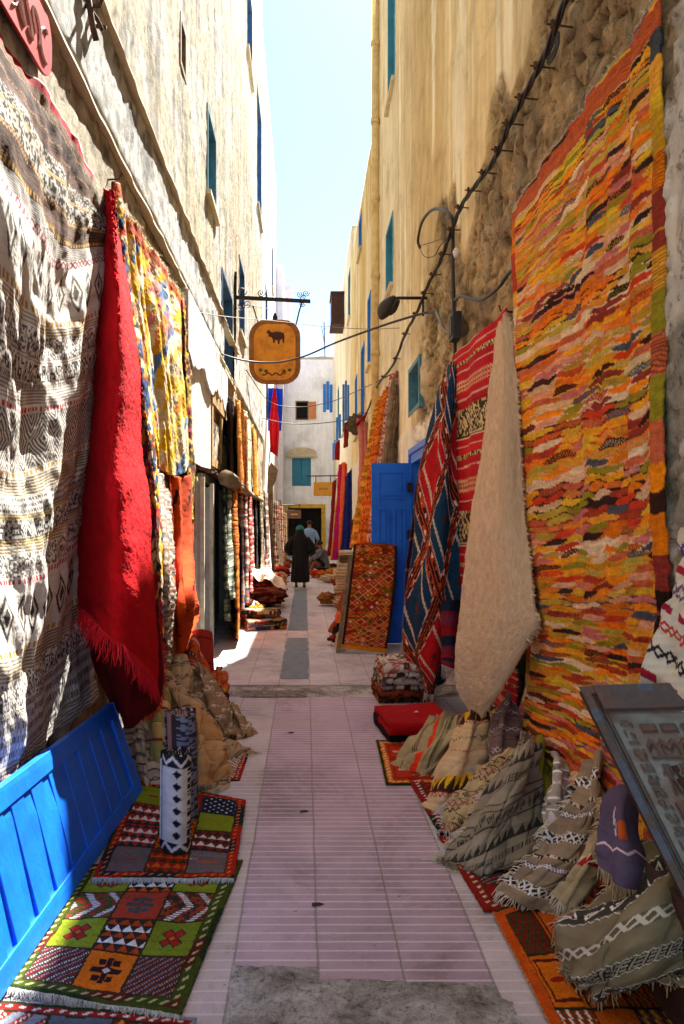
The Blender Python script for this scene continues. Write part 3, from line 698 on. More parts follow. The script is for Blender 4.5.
# doorway: blue frame + the open leaf with raised panels and black hinges
mb = MB(); mb.box((XR-.03, 9.38, .014), (XR+.29, 9.5, 2.62)); mb.box((XR-.03, 7.35, .014), (XR+.29, 7.47, 2.62)); mb.box((XR-.03, 7.47, 2.5), (XR+.29, 9.38, 2.62))
mb.box((XR-.055, 7.28, 2.622), (XR-.005, 9.58, 2.70)); mb.box((XR-.055, 9.505, .014), (XR-.004, 9.58, 2.62))
dfr = mb.build('door_frame', M['bluedoor'], BR)
mb = MB(); mb.box((XR+.285, 7.47, .014), (XR+.295, 9.38, 2.5)); mb.build('doorway_shade_sheet', M['dark'], BR)  # black sheet stands in for the shade inside the doorway
def leafdoor():
    a = math.radians(2); ex = np.array([-math.cos(a), -math.sin(a), 0]); ey = np.array([-math.sin(a)*-1, -math.cos(a), 0])*-1
    o = np.array([XR-.03, 9.40, .03]); w, h = .56, 2.47; mb = MB(); t = .04
    def q(u0, u1, z0, z1, d0, d1): mb.obox(o+ex*u0-np.array([0,1,0])*d1+np.array([0,0,z0]), ex*(u1-u0), np.array([0,1,0])*(d1-d0), (0,0,z1-z0))
    q(0, w, 0, h, 0, t)
    f = .09
    for (u0,u1,z0,z1) in ((f,w-f,h-.5,h-.12),(f,w/2-.03,h-1.4,h-.62),(w/2+.03,w-f,h-1.4,h-.62),(f,w/2-.03,.15,h-1.55),(w/2+.03,w-f,.15,h-1.55)):
        q(u0, u1, z0, z0+.02, t, t+.014); q(u0, u1, z1-.02, z1, t, t+.014); q(u0, u0+.02, z0+.02, z1-.02, t, t+.014); q(u1-.02, u1, z0+.02, z1-.02, t, t+.014)
        q(u0+.05, u1-.05, z0+.05, z1-.05, t, t+.012)
    d = mb.build('door', M['bluedoor'], BR, bevel=.004); d['label'] = 'bright blue panelled door leaf standing open'
    for z in (.5, 1.45, 2.1):
        m2 = MB(); m2.box((XR-.10, 9.30, z), (XR-.035, 9.355, z+.13)); m2.build('hinge', M['hinge'], d)
    return d
leafdoor()
# tall downpipe on the far edge
def pipe(parent, y, z0, z1, r=.075, x=XR-.09):
    mb = MB(); mb.tube([(x, y, z0), (x, y, z1)], r, 12)
    z = z0+.6
    while z < z1: mb.tube([(x, y, z), (x, y, z+.09)], r*1.22, 12); z += 1.55
    o = mb.build('downpipe', M['pipe'], parent, True); return o
# RIGHT second building (taller)
BR1 = empty('building', (XR+.3, 14, 0), 'tall pale ochre building with a thick downpipe, right side beyond the blue door', 'building')
def colR2(y, z): 
    c = mixc(hexc('#dcc690'), hexc('#c9a968'), sm(.4, .7, fbm(y*.8, z*.3, 71, 4))); c = mixc(c, hexc('#e9dcb8'), sm(.5, .65, fbm(y*3, z*.5, 72, 4)))
    w = sm(3.6, 3.4, z+.2*(fbm(y*4, z*4, 59, 3)-.5)); return mixc(c, hexc('#e2ddcf'), w)
def dispR2(y, z): return .035*(fbm(y*1.8, z*1.8, 73, 5)-.5)
opB = [(11.35, 12.3, 9.1, 11.9), (11.6, 12.6, 5.77, 7.0), (14.0, 14.8, 9.5, 11.2)]
facade(BR1, 1, XR, YS, 15.3, -.01, 12.6, opB, colR, dispR, .06, 'wallrough'); body(BR1, 1, XR, YS, 15.3, 12.6)
for k_, o_ in enumerate(opB): window(BR1, 1, XR, *o_, frame='teal' if k_ < 2 else 'bluewin', shut='teal' if k_ < 2 else 'bluewin')
pipe(BR1, 13.7, 2.9, 12.5)
BR2 = empty('building', (XR+.3, 19, 0), 'pale yellow building with blue windows, third on the right side', 'building')
opC = [(15.5, 16.3, 5.35, 7.0), (18, 19, 9.0, 10.0), (17.2, 18.2, 4.4, 6.3), (19.6, 20.4, 4.2, 6.0)]
facade(BR2, 1, XR, 15.3, 22, -.01, 10.3, opC, colR2, dispR2, .1); body(BR2, 1, XR, 15.3, 22, 10.3)
for o_ in opC: window(BR2, 1, XR, *o_, frame='shutblue', shut='teal')
BR3 = empty('building', (XR+.3, 27, 0), 'low cream building on the right nearest the closing house', 'building')
opD = [(22.6, 23.6, 8.6, 10.2), (26, 27.2, 5.2, 7), (30, 31.2, 6, 7.8)]
facade(BR3, 1, XR, 22, 35.9, -.01, 11.3, opD, lambda y, z: mixc(hexc('#e6d9bd'), hexc('#d3bd94'), sm(.45, .7, fbm(y*.8, z*.5, 75, 4))), dispR2, .12); body(BR3, 1, XR, 22, 35.9, 11.3)
for o_ in opD: window(BR3, 1, XR, *o_, frame='bluewin', shut='bluewin')
# open blue shutters sticking out of the right walls (sub-parts would be windows'; here parts of their buildings)
def openshutter(parent, px0, px1, py0, py1, Y, mat='shutblue', panes=2):
    a = P(px0, py0, Y); b = P(px1, py1, Y); mb = MB(); n = panes
    for i in range(n):
        x0 = a[0]+(b[0]-a[0])*i/n; x1 = a[0]+(b[0]-a[0])*(i+1)/n-.01; z1, z0 = a[2]-.12*((i+1)%2), b[2]+.1*((i)%2); y = Y+.05*i
        mb.box((x0, y, z0), (x1, y+.035, z1))
        for k in range(int((z1-z0)/.1)): mb.box((x0+.03, y-.012, z0+.04+k*.1), (x1-.03, y, z0+.09+k*.1))
    return mb.build('shutter', M[mat], parent)
openshutter(BR3, 323, 333, 381, 412, 27.5, panes=3)
openshutter(BR2, 342.5, 350, 380, 424, 19.5, panes=3)
openshutter(BR3, 336, 341.5, 414, 441, 24.5)
openshutter(BR3, 332.5, 336, 440, 460, 27.0)

# END building closing the alley -------------------------------------
BE = empty('building', (0, 38, 0), 'pale white house closing the end of the alley, blue shuttered window and yellow edged gateway', 'building')
YE = 36.0
def E(px, py): return P(px, py, YE)
def endwall():
    ops = []; 
    a, b = E(288, 575), E(321.5, 508); ops.append((a[0], b[0], .02, b[2]))
    a, b = E(296.5, 419), E(307.5, 402); ops.append((a[0], b[0], a[2], b[2]))
    a, b = E(292, 486), E(311, 458); ops.append((a[0], b[0], a[2], b[2]))
    xs = axis(-3, 3, .1, [o[0] for o in ops]+[o[1] for o in ops]); zs = axis(-.01, 10.4, .1, [o[2] for o in ops]+[o[3] for o in ops]); xx, zz = np.meshgrid(xs, zs)
    yy = YE-.03*(fbm(xx*2, zz*2, 81, 4)-.5); c = mixc(hexc('#f4f5f6'), hexc('#dadadb'), sm(.5, .75, fbm(xx*1.1, zz*1.1, 82, 5)))
    V = np.stack([xx, yy, zz], -1); Fc = grid_faces(*xx.shape); cx = (xx[:-1,:-1]+xx[1:,1:])/2; cz = (zz[:-1,:-1]+zz[1:,1:])/2; k = np.ones(cx.shape, bool)
    for o in ops: k &= ~((cx > o[0]) & (cx < o[1]) & (cz > o[2]) & (cz < o[3]))
    mesh_obj('wall', V.reshape(-1,3), Fc[k.ravel()], M['wall'], BE, True, None, c.reshape(-1,3))
    mb = MB(); mb.box((-3, YE+.5, 0), (3, 44, 10.38)); mb.box((-3, YE+.03, 9.9), (3, YE+.5, 10.38)); mb.box((-3.0,YE+.03,0),(-2.7,YE+.5,9.9)); mb.box((2.7,YE+.03,0),(3,YE+.5,9.9)); mb.build('building_body', M['roof'], BE)
    o = ops[0]; mb = MB(); t = .2
    mb.box((o[0]-.12, YE-.05, .014), (o[0], YE+.3, o[3]+t)); mb.box((o[1], YE-.05, .014), (o[1]+t, YE+.3, o[3]+t)); mb.box((o[0], YE-.05, o[3]), (o[1], YE+.3, o[3]+t)); mb.build('gate_frame', M['yellowp'], BE)
    mb = MB(); mb.box((o[0], YE+.46, .014), (o[1], YE+.49, o[3])); mb.box((o[0],YE+.25,1.75),(o[1],YE+.28,1.85)); mb.build('gateway_shade_sheet', M['dark'], BE)  # black sheet paints the gateway's shade, with one crossbar before it
    o = ops[2]; 
    mb = MB(); mb.box((o[0], YE+.0, o[2]), (o[0]+.06, YE+.2, o[3])); mb.box((o[1]-.06, YE, o[2]), (o[1], YE+.2, o[3])); mb.box((o[0]+.06, YE, o[3]-.06), (o[1]-.06, YE+.2, o[3])); mb.box((o[0]+.06, YE, o[2]), (o[1]-.06, YE+.2, o[2]+.06)); w = mb.build('window', M['teal'], BE)
    xm = (o[0]+o[1])/2
    for (a, b) in ((o[0]+.07, xm-.012), (xm+.012, o[1]-.07)):
        mb = MB(); mb.box((a, YE+.06, o[2]+.07), (b, YE+.1, o[3]-.07))
        for k in range(14): z = o[2]+.12+k*.095; mb.box((a+.05, YE+.04, z), (b-.05, YE+.06, z+.05))
        mb.build('shutter', M['teal'], w)
    # arched hood over the window
    mb = MB(); n = 14; cx_ = xm; w2 = .78; zt = o[3]+.12; poly = [(cx_-w2, YE-.16, zt)]
    for i in range(n+1): 
        a = math.pi*(1-i/n); poly.append((cx_+w2*math.cos(a), YE-.16, zt+.12+.30*math.sin(a)))
    poly.append((cx_+w2, YE-.16, zt)); mb.prism(poly, (0, .2, 0)); mb.box((cx_-w2-.05, YE-.22, zt-.08), (cx_+w2+.05, YE+.02, zt)); mb.build('window_hood', M['wall_cream'], BE)
    o = ops[1]; mb = MB(); t = .05; mb.box((o[0]-t, YE-.04, o[2]-t), (o[0], YE+.3, o[3]+t)); mb.box((o[1], YE-.04, o[2]-t), (o[1]+t, YE+.3, o[3]+t)); mb.box((o[0], YE-.04, o[3]), (o[1], YE+.3, o[3]+t)); mb.box((o[0], YE-.04, o[2]-t), (o[1], YE+.3, o[2])); w = mb.build('window', M['wood'], BE)
    mb = MB(); mb.box((o[0], YE+.25, o[2]), (o[1], YE+.28, o[3])); mb.build('pane', M['dark'], w)  # dark sheet painted as the unlit room behind the window
    a, b = E(308.5, 419), E(316, 402); mb = MB(); mb.box((a[0], YE-.09, a[2]), (b[0], YE-.05, b[2])); s = mb.build('shutter', m_plain('orange_wood', '#cd8a5c', .8, 20, .3, .01, '#b87648', 4), w)
    mb = MB(); 
    for i in range(60):
        x = -2.9+i*.1; h = .16*float(fbm(np.array(x*2.), np.array(0.), 91, 3)); mb.box((x, YE-.02, 10.38), (x+.099, YE+.3, 10.38+h+.05))
    mb.build('parapet', M['roof'], BE)
endwall()
# far tower behind
mb = MB(); a = P(276, 290, 46); b = P(290, 357, 46); mb.box((a[0], 46, 0), (b[0], 50, a[2])); mb.box((a[0]-.1, 45.9, a[2]), (b[0]+.1, 50.1, a[2]+.25))
tw = mb.build('tower', m_plain('mauve_plaster', '#d6c4cc', .9, 10, .4, .01, '#c4b2bc', 3)); tag(tw, 'pale mauve tower top rising behind the left roofs under the iron arm', 'tower')
mb = MB(); b0 = P(325, 357, 38); b1 = P(324, 322, 38); mb.tube([b0, b1], .03, 6); q = P(321.5, 326, 38); mb.tube([P(324.6, 345, 38), q], .02, 5); mb.tube([P(323, 330, 38), P(326.5, 328, 38)], .015, 5)
an = mb.build('antenna', M['iron']); tag(an, 'thin forked rooftop antenna on the white end house against the sky', 'antenna')
# ================================================================== HANGING AND LYING TEXTILES
GR_L = 'rugs hung on the left wall'; GR_R = 'rugs hung on the right wall'
KW = dict(W1='#d9d6cf', W2='#3a3634')
# --- big bleached kilim, left foreground
bl = [(.045,'plain','#a80f22','#a80f22'),
 (.05,'lines','#4a3226','#8a6a50',4),(.03,'dots','#3a2822','#a08050',.02),(.09,'lines','#5a3c2e','#201814',6),(.02,'zig','#4a3226','#b08a50',.02),(.08,'lines','#6a4a38','#2a1c16',5),
 (.10,'salt','#a8a196','#2c2826',.012),(.02,'lines','#6a4632','#d0b070',2),(.12,'salt','#b8b2a6','#34302c',.016),(.03,'zig','#6a4632','#d0b070',.03),(.10,'lines','#70503c','#2a201c',7),(.04,'dots','#54382c','#c8a040',.03),
 (.09,'lines','#c8c4bc','#6a6260',8),(.05,'xx','#d0ccc4','#8a3a4a',.05),(.30,'dia','#cfccc4','#5a5652',.20),(.05,'dots','#d0ccc4','#b08830',.05),
 (.05,'lines','#d0ccc4','#8a7850',3),(.12,'salt','#d4d1ca','#5e5a56',.010),(.03,'lines','#d0ccc4','#8a8078',2),(.10,'salt','#d4d1ca','#4e4a46',.014),(.04,'zig2','#cfcbc2','#55504c',.03),(.09,'lines','#d0ccc4','#8a8078',5),
 (.045,'dots','#cfcbc2','#a83448',.04),(.30,'diabig','#cfccc4','#5a5652',.26),(.045,'dots','#cfcbc2','#b88c30',.05),(.10,'lines','#cfc7b0','#7a6e62',6),
 (.10,'grk','#d2cfc8','#5e5a56',.025),(.03,'lines','#cdbb88','#8a7a60',2),(.10,'salt','#ccc9c2','#4c4844',.012),(.03,'lines','#cdbb88','#6a5a50',2)]
bl += [(.05,'lines','#d0ccc4','#8a7850',3),(.12,'salt','#d4d1ca','#6a6560',.012),(.045,'dots','#cfcbc2','#a83448',.04),(.28,'dia','#cfccc4','#4a4642',.22),(.045,'dots','#cfcbc2','#b88c30',.05),(.10,'lines','#cfc7b0','#7a6e62',6),(.12,'salt','#d4d1ca','#5e5a56',.012),(.05,'zig2','#cfcbc2','#55504c',.04),(.2,'grk','#d2cfc8','#6a6560',.03),(.1,'lines','#d0ccc4','#8a8078',5)]
P_white = bands(bl, 11, bend=.02)
def shp_white(S, u, v):
    return S
cloth('kilim_rug', 'huge bleached grey white kilim with brown stripes and red top edge, nearest on left wall', 'rug',
  [[L(-150,-215,.10), L(0,22,.05), L(58,115,.05), L(109,194,.03)],
   [L(-150,20,.16), L(0,190,.20), L(58,270,.14), L(104,262,.06)],
   [L(-150,300,.08), L(0,420,.10), L(54,420,.10), L(95,400,.05)],
   [L(-150,560,.16), L(0,590,.16), L(50,575,.12), L(88,540,.06)],
   [L(-150,860,.12), L(-2,790,.14), L(48,745,.12), L(92,698,.07)]],
  P_white, (3.0, 3.5), (520, 620), folds=[(.026, 1.5, 1.5, .1), (.009, 4.6, -2.2, .4), (.004, 9, 1.2, .2)], wob=.022, wobs=4, jit=.0008, group=GR_L, seed=11)
# thin red selvedge is part of the pattern
# --- red shaggy rug hung from a nail
def shp_red(S, u, v):   # bulge the right half outward
    return S
cloth('shag_rug', 'bright red shaggy rug hanging folded from a nail, fringed lower edge', 'rug',
  [[L(107,196,.02), P(111,190,4.75), L(116,196,.06)],
   [P(97,330,4.55), P(118,330,4.25), P(134,330,4.7)],
   [P(88,440,4.4), P(113,450,3.95), P(144,460,4.5)],
   [P(77,560,4.25), P(118,570,3.72), P(156,585,4.2)],
   [P(75,604,4.2), P(116,640,3.66), P(160,682,4.15)]],
  plain('#d40f1c', '#b00914', 9, 3), (1.0, 2.9), (150, 420), folds=[(.015, 1.2, .3, .1)], wob=.014, jit=.0022, mat='shag', group=GR_L, seed=12, fr=[('bottom', .13, 'fred', 130)], thick=.02)
cloth('shaded_rug_back', 'back side of the red shaggy rug, painted in shadow, hanging over the blue panel', 'cloth',
  [[P(88,590,4.35), P(120,600,4.0), P(158,600,4.4)],
   [P(90,650,4.35), P(125,660,3.95), P(162,680,4.35)],
   [P(110,700,4.3), P(130,705,3.9), P(158,712,4.3)],
   [P(127,724,4.15), P(130,728,3.9), P(134,722,4.1)]],
  plain('#6a080e', '#4a0408', 9, 5), (.7, 1.0), (60, 80), folds=[(.012, 2.2, .3, .2)], jit=.003, mat='shag', seed=13, fr=[('right', .06, 'fred', 120)])  # shadow on the rug's back is put into this darker red
mb = MB(); q = L(112,183,.05); mb.tube([q+(-.08,0,.02), q+(.05,0,.03), q+(.07,0,.07)], .008, 6); o = mb.build('wall_nail', M['rust']); tag(o, 'bent iron nail in the left wall holding the red shaggy rug', 'nail')
# --- bundle of multicolour rugs next to it
mc = ['#c8a018','#b03018','#1d2a4a','#d88a2c','#7a1c20','#2c4a78','#d9c8a0','#30301c']
P_mc = streaks(mc, 21, .07, .09, 1.5, False)
cloth('kilim_rug', 'narrow navy, orange and red rug squeezed between the red shaggy rug and yellow patchwork', 'rug',
  [[L(113,182,.10), L(116,182,.12), L(119,190,.06)],
   [P(120,280,4.75), P(127,285,4.8), P(133,290,5.3)],
   [P(135,400,4.85), P(144,400,4.8), P(152,405,5.5)],
   [P(148,520,5.0), P(156,520,4.95), P(163,525,5.7)],
   [P(158,650,5.1), P(164,650,5.05), P(171,652,5.9)]],
  P_mc, (.6, 3.2), (50, 300), folds=[(.015, 1.4, .3, .1)], jit=.003, group=GR_L, seed=14)
cloth('patchwork_rug', 'yellow, pink and cream patchwork rug in full sun beside the red shaggy rug', 'rug',
  [[L(119,208,.05), L(135,225,.05), L(160,262,.05), L(184,302,.04)],
   [L(127,300,.10), L(144,310,.07), L(166,322,.10), L(186,350,.06)],
   [L(142,395,.12), L(156,395,.08), L(172,400,.11), L(189,405,.07)],
   [L(153,455,.12), L(163,470,.10), L(178,476,.12), L(193,462,.08)]],
  streaks(['#e0b414','#e0cfa0','#d9868a','#d0a80c','#e6d6b4','#d98b2a','#5a7aa8','#e4cc60','#d8cfa8','#e0b414'], 22, .17, .15, 1.2, False, .03), (2.2, 2.1), (180, 200), folds=[(.016, 3.2, .5, .1), (.006, 8, -.6, .4)], jit=.002, group=GR_L, seed=15, fr=[('top', .05, 'fcream', 60)])
cloth('wool_rug', 'grey beige shaggy strip hanging under the yellow patchwork, left of the rust orange rug', 'rug',
  [[L(155,468,.08), L(162,475,.10), L(170,480,.05)], [P(158,560,5.2), P(166,565,5.2), P(172,565,6.0)], [P(160,665,5.3), P(167,668,5.3), P(174,660,6.1)]],
  bands([(.1,'salt','#b8ab98','#7a6f66',.03),(.06,'lines','#a89a88','#8a5a50',3)], 23), (.5, 1.5), (40, 120), folds=[(.02, 2, .2, .1)], jit=.008, mat='shag', group=GR_L, seed=16)
cloth('kilim_rug', 'rust orange rug with small black marks hanging below the yellow patchwork rug', 'rug',
  [[L(168,472,.08), L(180,478,.14), L(194,470,.08)],
   [L(172,540,.16), L(183,545,.22), L(196,545,.12)],
   [P(173,600,6.0), P(186,600,6.1), P(197,595,7.6)],
   [P(173,632,6.0), P(186,625,6.2), P(196,618,7.6)],
   [P(175,660,6.0), P(178,655,6.1), P(182,650,6.4)]],
  (lambda base: (lambda x,y,W,H: np.where(((np.abs(((x+y*.3)/.17)%1-.5)<.10)&(np.abs((y/.3)%1-.5)<.2)&(hsh(np.floor(x/.02),np.floor(y/.02),3)>.45))[...,None], hexc('#2a1410'), base(x,y,W,H))))(plain('#c05210','#b4300c',3,8)), (.8, 1.7), (80, 150), folds=[(.045, 2.6, .3, .15)], jit=.003, group=GR_L, seed=17)
cloth('kilim_rug', 'thin yellow and black edged rug hanging in the sun against the white plaster', 'rug',
  [[L(182,300,.07), L(187,310,.05)], [L(185,360,.1), L(191,365,.05)], [L(188,430,.1), L(194,440,.05)], [L(190,520,.1), L(197,520,.05)]],
  streaks(['#b89a18','#2a2620','#8a1c24','#d8c060','#40301c'], 24, .06, .05, 1, False), (.3, 2.6), (20, 160), folds=[(.01, 1, .5, .2)], jit=.003, group=GR_L, seed=18)

# --- generic wall hanging: list of pixel rows (left x, right x, y) on a wall with a bulge
def hang(side, rows, pat, label, size, seed, off=.12, name='kilim_rug', mat='rug', res=(36, 110), folds=None, jit=.004, group=None, Yd=None, cat='rug', fr=()):
    f = L if side < 0 else R; out = []
    for i, (xa, xb, y0, y1) in enumerate(rows):
        o1 = off*(1+.2*i)
        if Yd: 
            out.append([P(xa, y0, Yd[0]), P((xa+xb)/2, (y0+y1)/2, (Yd[0]+Yd[1])/2-.15), P(xb, y1, Yd[1])])
        else: out.append([f(xa, y0, o1*.6), f((xa+xb)/2, (y0+y1)/2, o1*1.3), f(xb, y1, o1*.6)])
    return cloth(name, label, cat, out, pat, size, res, folds=folds or [(.03, 2.2, .2, seed*.13)], jit=jit, mat=mat, group=group, seed=seed, fr=fr)
kb = lambda cols, seed, h=.09: bands([(h,'zig',cols[0],cols[1],.07),(h*.5,'lines',cols[2],cols[0],4),(h*1.4,'dia',cols[1],cols[2],.12),(h*.4,'plain',cols[0],cols[0]),(h,'xx',cols[2],cols[1],.09)], seed)
GF = 'rugs hung farther along the left wall'
# upper row of sunlit rugs over the awning
hang(-1, [(229,236,396,408),(228,237,440,448),(229,238,486,492)], plain('#4a3022','#241a18',5,30), 'dark brown rug hung edge on, first of the upper row past the shop door', (.6,1.8), 31, .15, group=GF)
hang(-1, [(236,243,398,412),(236,245,440,448),(238,246,490,494)], plain('#e0a24a','#c8641c',4,31), 'golden orange rug in sun, upper row past the shop door', (.9,1.8), 32, .25, group=GF)
hang(-1, [(244,250,410,424),(245,251,450,455),(246,252,488,494)], plain('#ddd2b4','#cbb78a',6,32), 'plain cream rug in sun between two golden ones, upper row', (.9,1.6), 33, .22, group=GF)
hang(-1, [(251,256,424,432),(252,258,460,464),(253,259,492,498)], plain('#e0a83c','#b8762c',4,33), 'golden rug at the far end of the upper row on the left', (.9,1.4), 34, .22, group=GF)
# lower row
low = [(224,229,'#1c2230','#30402c','#7a7460','dark navy rug with faint pattern, lower row beside the shop door'),
       (228,233,'#c9c4a8','#4a6a58','#8a8478','green and cream speckled rug, lower row past the shop door'),
       (232,239,'#c8641a','#d88a30','#7a2a10','long orange rug reaching almost to the floor, lower row past the shop door'),
       (239,244,'#b8b0a0','#3c6898','#b87a30','blue and white flecked rug, lower row right of the long orange one'),
       (244,249,'#d4cdbd','#c05a3a','#4a5868','pale rug with rust marks, lower row in the middle'),
       (248,254,'#a81f2a','#d8b8a8','#5a1018','red and pink rug, lower row in front of the dark one'),
       (254,259,'#241c20','#3a2c28','#141014','almost black rug, lower row, third from its far end'),
       (258,265,'#8a7858','#4a4030','#b8a888','olive brown mottled rug, lower row, second from its far end'),
       (264,270,'#b9b2a4','#6a5a50','#8a3028','pale grey rug leaning out, farthest of the lower row')]
for i, (a, b, c1, c2, c3, lab) in enumerate(low):
    yb = [622,600,640,612,606,594,584,572,574][i]
    hang(-1, [(a-1,b-2,478+i*1.5,482+i*1.5),(a,b-1,520,520),(a+1,b,560,556),(a+1,b+1,yb-3,yb)], kb((c1,c2,c3), 40+i), lab, (.5,2.3), 41+i, .22+.02*(i%3), group=GF)
mb = MB(); p0 = L(226,478,.34); p1 = L(262,500,.3); mb.tube([p0, (p0+p1)/2+(0,0,-.04), p1], .09, 8, rr=[.12,.07,.06]); o = mb.build('awning_pole', M['wood'], None, True); tag(o, 'thick rolled pole of cloth and wood jutting along the left wall above the lower rugs', 'pole')
# rough standing board like a tree slab, and thin boards farther on
mb = MB(); mb.prism([P(266,515,22), P(268,470,22), P(271,462,22), P(278,470,22), P(276,480,22), P(273,486,22), P(273,515,22), P(271,530,22)], (0,.12,0)); o = mb.build('wooden_board', M['wood']); tag(o, 'rough brown wooden slab hung up on the white left wall below the red flag', 'board')
brds = [(268,500,272,575,20,.10,'wood','brown leaning plank, first beyond the rugs on the left'),(274,520,281,572,24,.12,'woodpaint','pale thin plank leaning, second beyond the rugs on the left'),(279,500,284,566,27,.10,'wood','brown plank leaning beside the gateway, third on the left')]
for (xa,ya,xb,yb,Y,wd,mt,lab) in brds:
    a = P(xa,ya,Y+.3); b = G(xb,yb); b = P(xb, yb, Y); b[2] = 0.02; mb = MB(); mb.obox(b, (wd,0,0), a-b, (0,.05,0)); o = mb.build('plank', M[mt]); tag(o, lab, 'plank', 'planks leaning along the left side')
for i, (xa, xb, ya, yb, c1, c2, c3, lab) in enumerate([(272,277,500,572,'#b8a890','#8a4a3a','#5a4a40','grey brown rug hung past the slab of wood on the left'),(277,282,505,568,'#b05a4a','#d8b8a0','#6a4a30','pinkish rug hung past the slab of wood on the left'),(282,286,512,565,'#a8987a','#7a3a30','#c8b898','tan rug hung closest to the gateway on the left')]):
    hang(-1, [(xa,xb,ya,ya+2),(xa,xb+1,(ya+yb)/2,(ya+yb)/2),(xa+1,xb+3,yb,yb)], kb((c1,c2,c3), 60+i), lab, (.6,2.2), 61+i, Yd=(24+2*i,25+2*i), group=GF)

# ------------------------------------------------------------------ RIGHT hanging rugs
P_amber = streaks(['#f08a10','#e8a020','#e87414','#d8b028','#c83c1c','#d8740c','#e0a030','#8f8420','#b8a43a','#a83c20','#c0603c','#8c3428','#d9b48c','#e0c8a0','#3a1f14','#33201a','#4a5058','#d8862a','#c87068','#b89020','#dc9a78'], 5, .036, .30, 2.2, True, .010)
cloth('kilim_rug', 'very large orange, mustard and brown streaked kilim covering the right wall', 'rug',
  [[R(511,210,.03), R(560,140,.05), R(608,70,.05), R(662,-8,.05)],
   [R(512,300,.06), R(562,260,.10), R(610,215,.08), R(661,160,.06)],
   [R(513,420,.07), R(562,400,.10), R(612,380,.09), R(661,350,.06)],
   [R(519,560,.09), R(568,555,.11), R(616,550,.11), R(662,545,.08)],
   [P(526,660,4.45), P(572,672,3.7), P(618,690,3.15), P(664,705,2.72)],
   [P(512,740,4.5), P(560,775,3.65), P(606,812,3.05), P(650,850,2.65)]],
  P_amber, (2.05, 3.7), (300, 560), folds=[(.009, 3.2, .5, .2), (.006, 6.5, .7, .5)], crease=.007, wob=.01, jit=.0015, group=GR_R, seed=5, fr=[('top', .03, 'fcream', 60)])
P_redk = bands([(.05,'plain','#b81424','#b81424'),(.02,'dots','#a81020','#e0d0b8',.02),(.05,'plain','#b81424','#b81424'),(.03,'salt','#2c2018','#c8b878',.012),(.05,'plain','#a81020','#a81020'),(.02,'dots','#a81020','#e8d8c0',.025),(.07,'plain','#b01222','#b01222'),(.10,'grk','#b01222','#d0b890',.05),
   (.05,'plain','#b01222','#b01222'),(.02,'dots','#a81020','#e0d0b8',.02),(.06,'lines','#b81424','#8a0c18',3),(.22,'salt','#3a2c1c','#c8b888',.018),(.03,'lines','#d8c8a8','#3a2c1c',2)], 7, bend=.006)
cloth('kilim_rug', 'red flatwoven rug with fine beige rows, half hidden behind the shaggy beige rug', 'rug',
  [[R(453,356,.03), R(478,334,.05), R(508,307,.04)], [R(454,440,.08), R(480,430,.1), R(512,420,.06)], [R(458,540,.1), R(482,540,.12), R(515,540,.08)], [R(462,640,.12), R(486,650,.14), R(516,665,.1)], [R(464,700,.14), R(488,716,.14), R(517,740,.1)]],
  P_redk, (1.5, 3.0), (150, 330), folds=[(.015, 2, .3, .1)], group=GR_R, seed=6)
cloth('shag_rug', 'plain beige shaggy rug hanging folded to a rounded lower corner on the right', 'rug',
  [[R(500,322,.04), P(504,314,4.9), R(511,322,.06)],
   [P(488,400,4.85), P(504,400,4.6), R(517,400,.10)],
   [P(474,500,4.75), P(500,500,4.4), R(523,500,.12)],
   [P(460,610,4.7), P(496,610,4.3), R(532,600,.14)],
   [P(454,675,4.65), P(494,680,4.3), R(534,636,.14)],
   [P(468,712,4.6), P(484,714,4.4), P(500,690,4.45)]],
  plain('#e9cfaa', '#d2b48c', 30, 9), (1.3, 3.0), (220, 520), folds=[(.012, 1.4, .3, .1)], jit=.0028, mat='shag', group=GR_R, seed=7, thick=.025)
mb = MB(); q = R(506,312,.02); mb.tube([q+(.05,0,0), q+(-.04,0,.01), q+(-.05,0,.05)], .008, 6); tag(mb.build('wall_nail', M['rust']), 'iron nail in the right wall holding the beige shaggy rug', 'nail')
def navy(x, y, W, H):
    n_, r_, o_, k_, w_ = [hexc(c) for c in ('#12304e', '#a8141c', '#b04818', '#1c1418', '#d8ccb8')]
    a = (x+y*.75)/.72; b = (y*.85-x)/1.0; fa = a%1; fb_ = b%1; ia = np.floor(a); ib = np.floor(b)
    c = mixc(n_, hexc('#16425c'), hsh(ia, ib, 2)); red = ((ia+ib) % 3) == 1
    e = np.minimum(np.minimum(fa,1-fa), np.minimum(fb_,1-fb_))
    inner = (e > .12); c = np.where((inner & red)[...,None], r_, c)
    c = np.where(((np.abs(fa-.5)+np.abs(fb_-.5)) < .07)[...,None], hexc('#5a2018'), c)
    zz = (np.abs(fb_-.27-.02*tri(x/.03)) < .02) | (np.abs(fb_-.73-.02*tri(x/.03)) < .02); c = np.where((zz & inner)[...,None], w_*.7, c)
    bandm = e < .105; c = np.where(bandm[...,None], hexc('#26161c'), c)
    c = np.where(((e > .02) & (e < .035))[...,None], o_, c); c = np.where(((e > .085) & (e < .10))[...,None], o_, c)
    sq = (hsh(np.floor(x/.045), np.floor(y/.045), 8) > .7) & (e > .04) & (e < .08); c = np.where(sq[...,None], mixc(o_, w_, (hsh(np.floor(x/.045), np.floor(y/.045), 9) > .6).astype(float)), c)
    dt = (e > .105) & (e < .125) & (((x*30+y*30) % 1) < .5); c = np.where(dt[...,None], w_, c)
    return c*(.85+.3*fbm(x*40,y*40,4,2))[...,None]
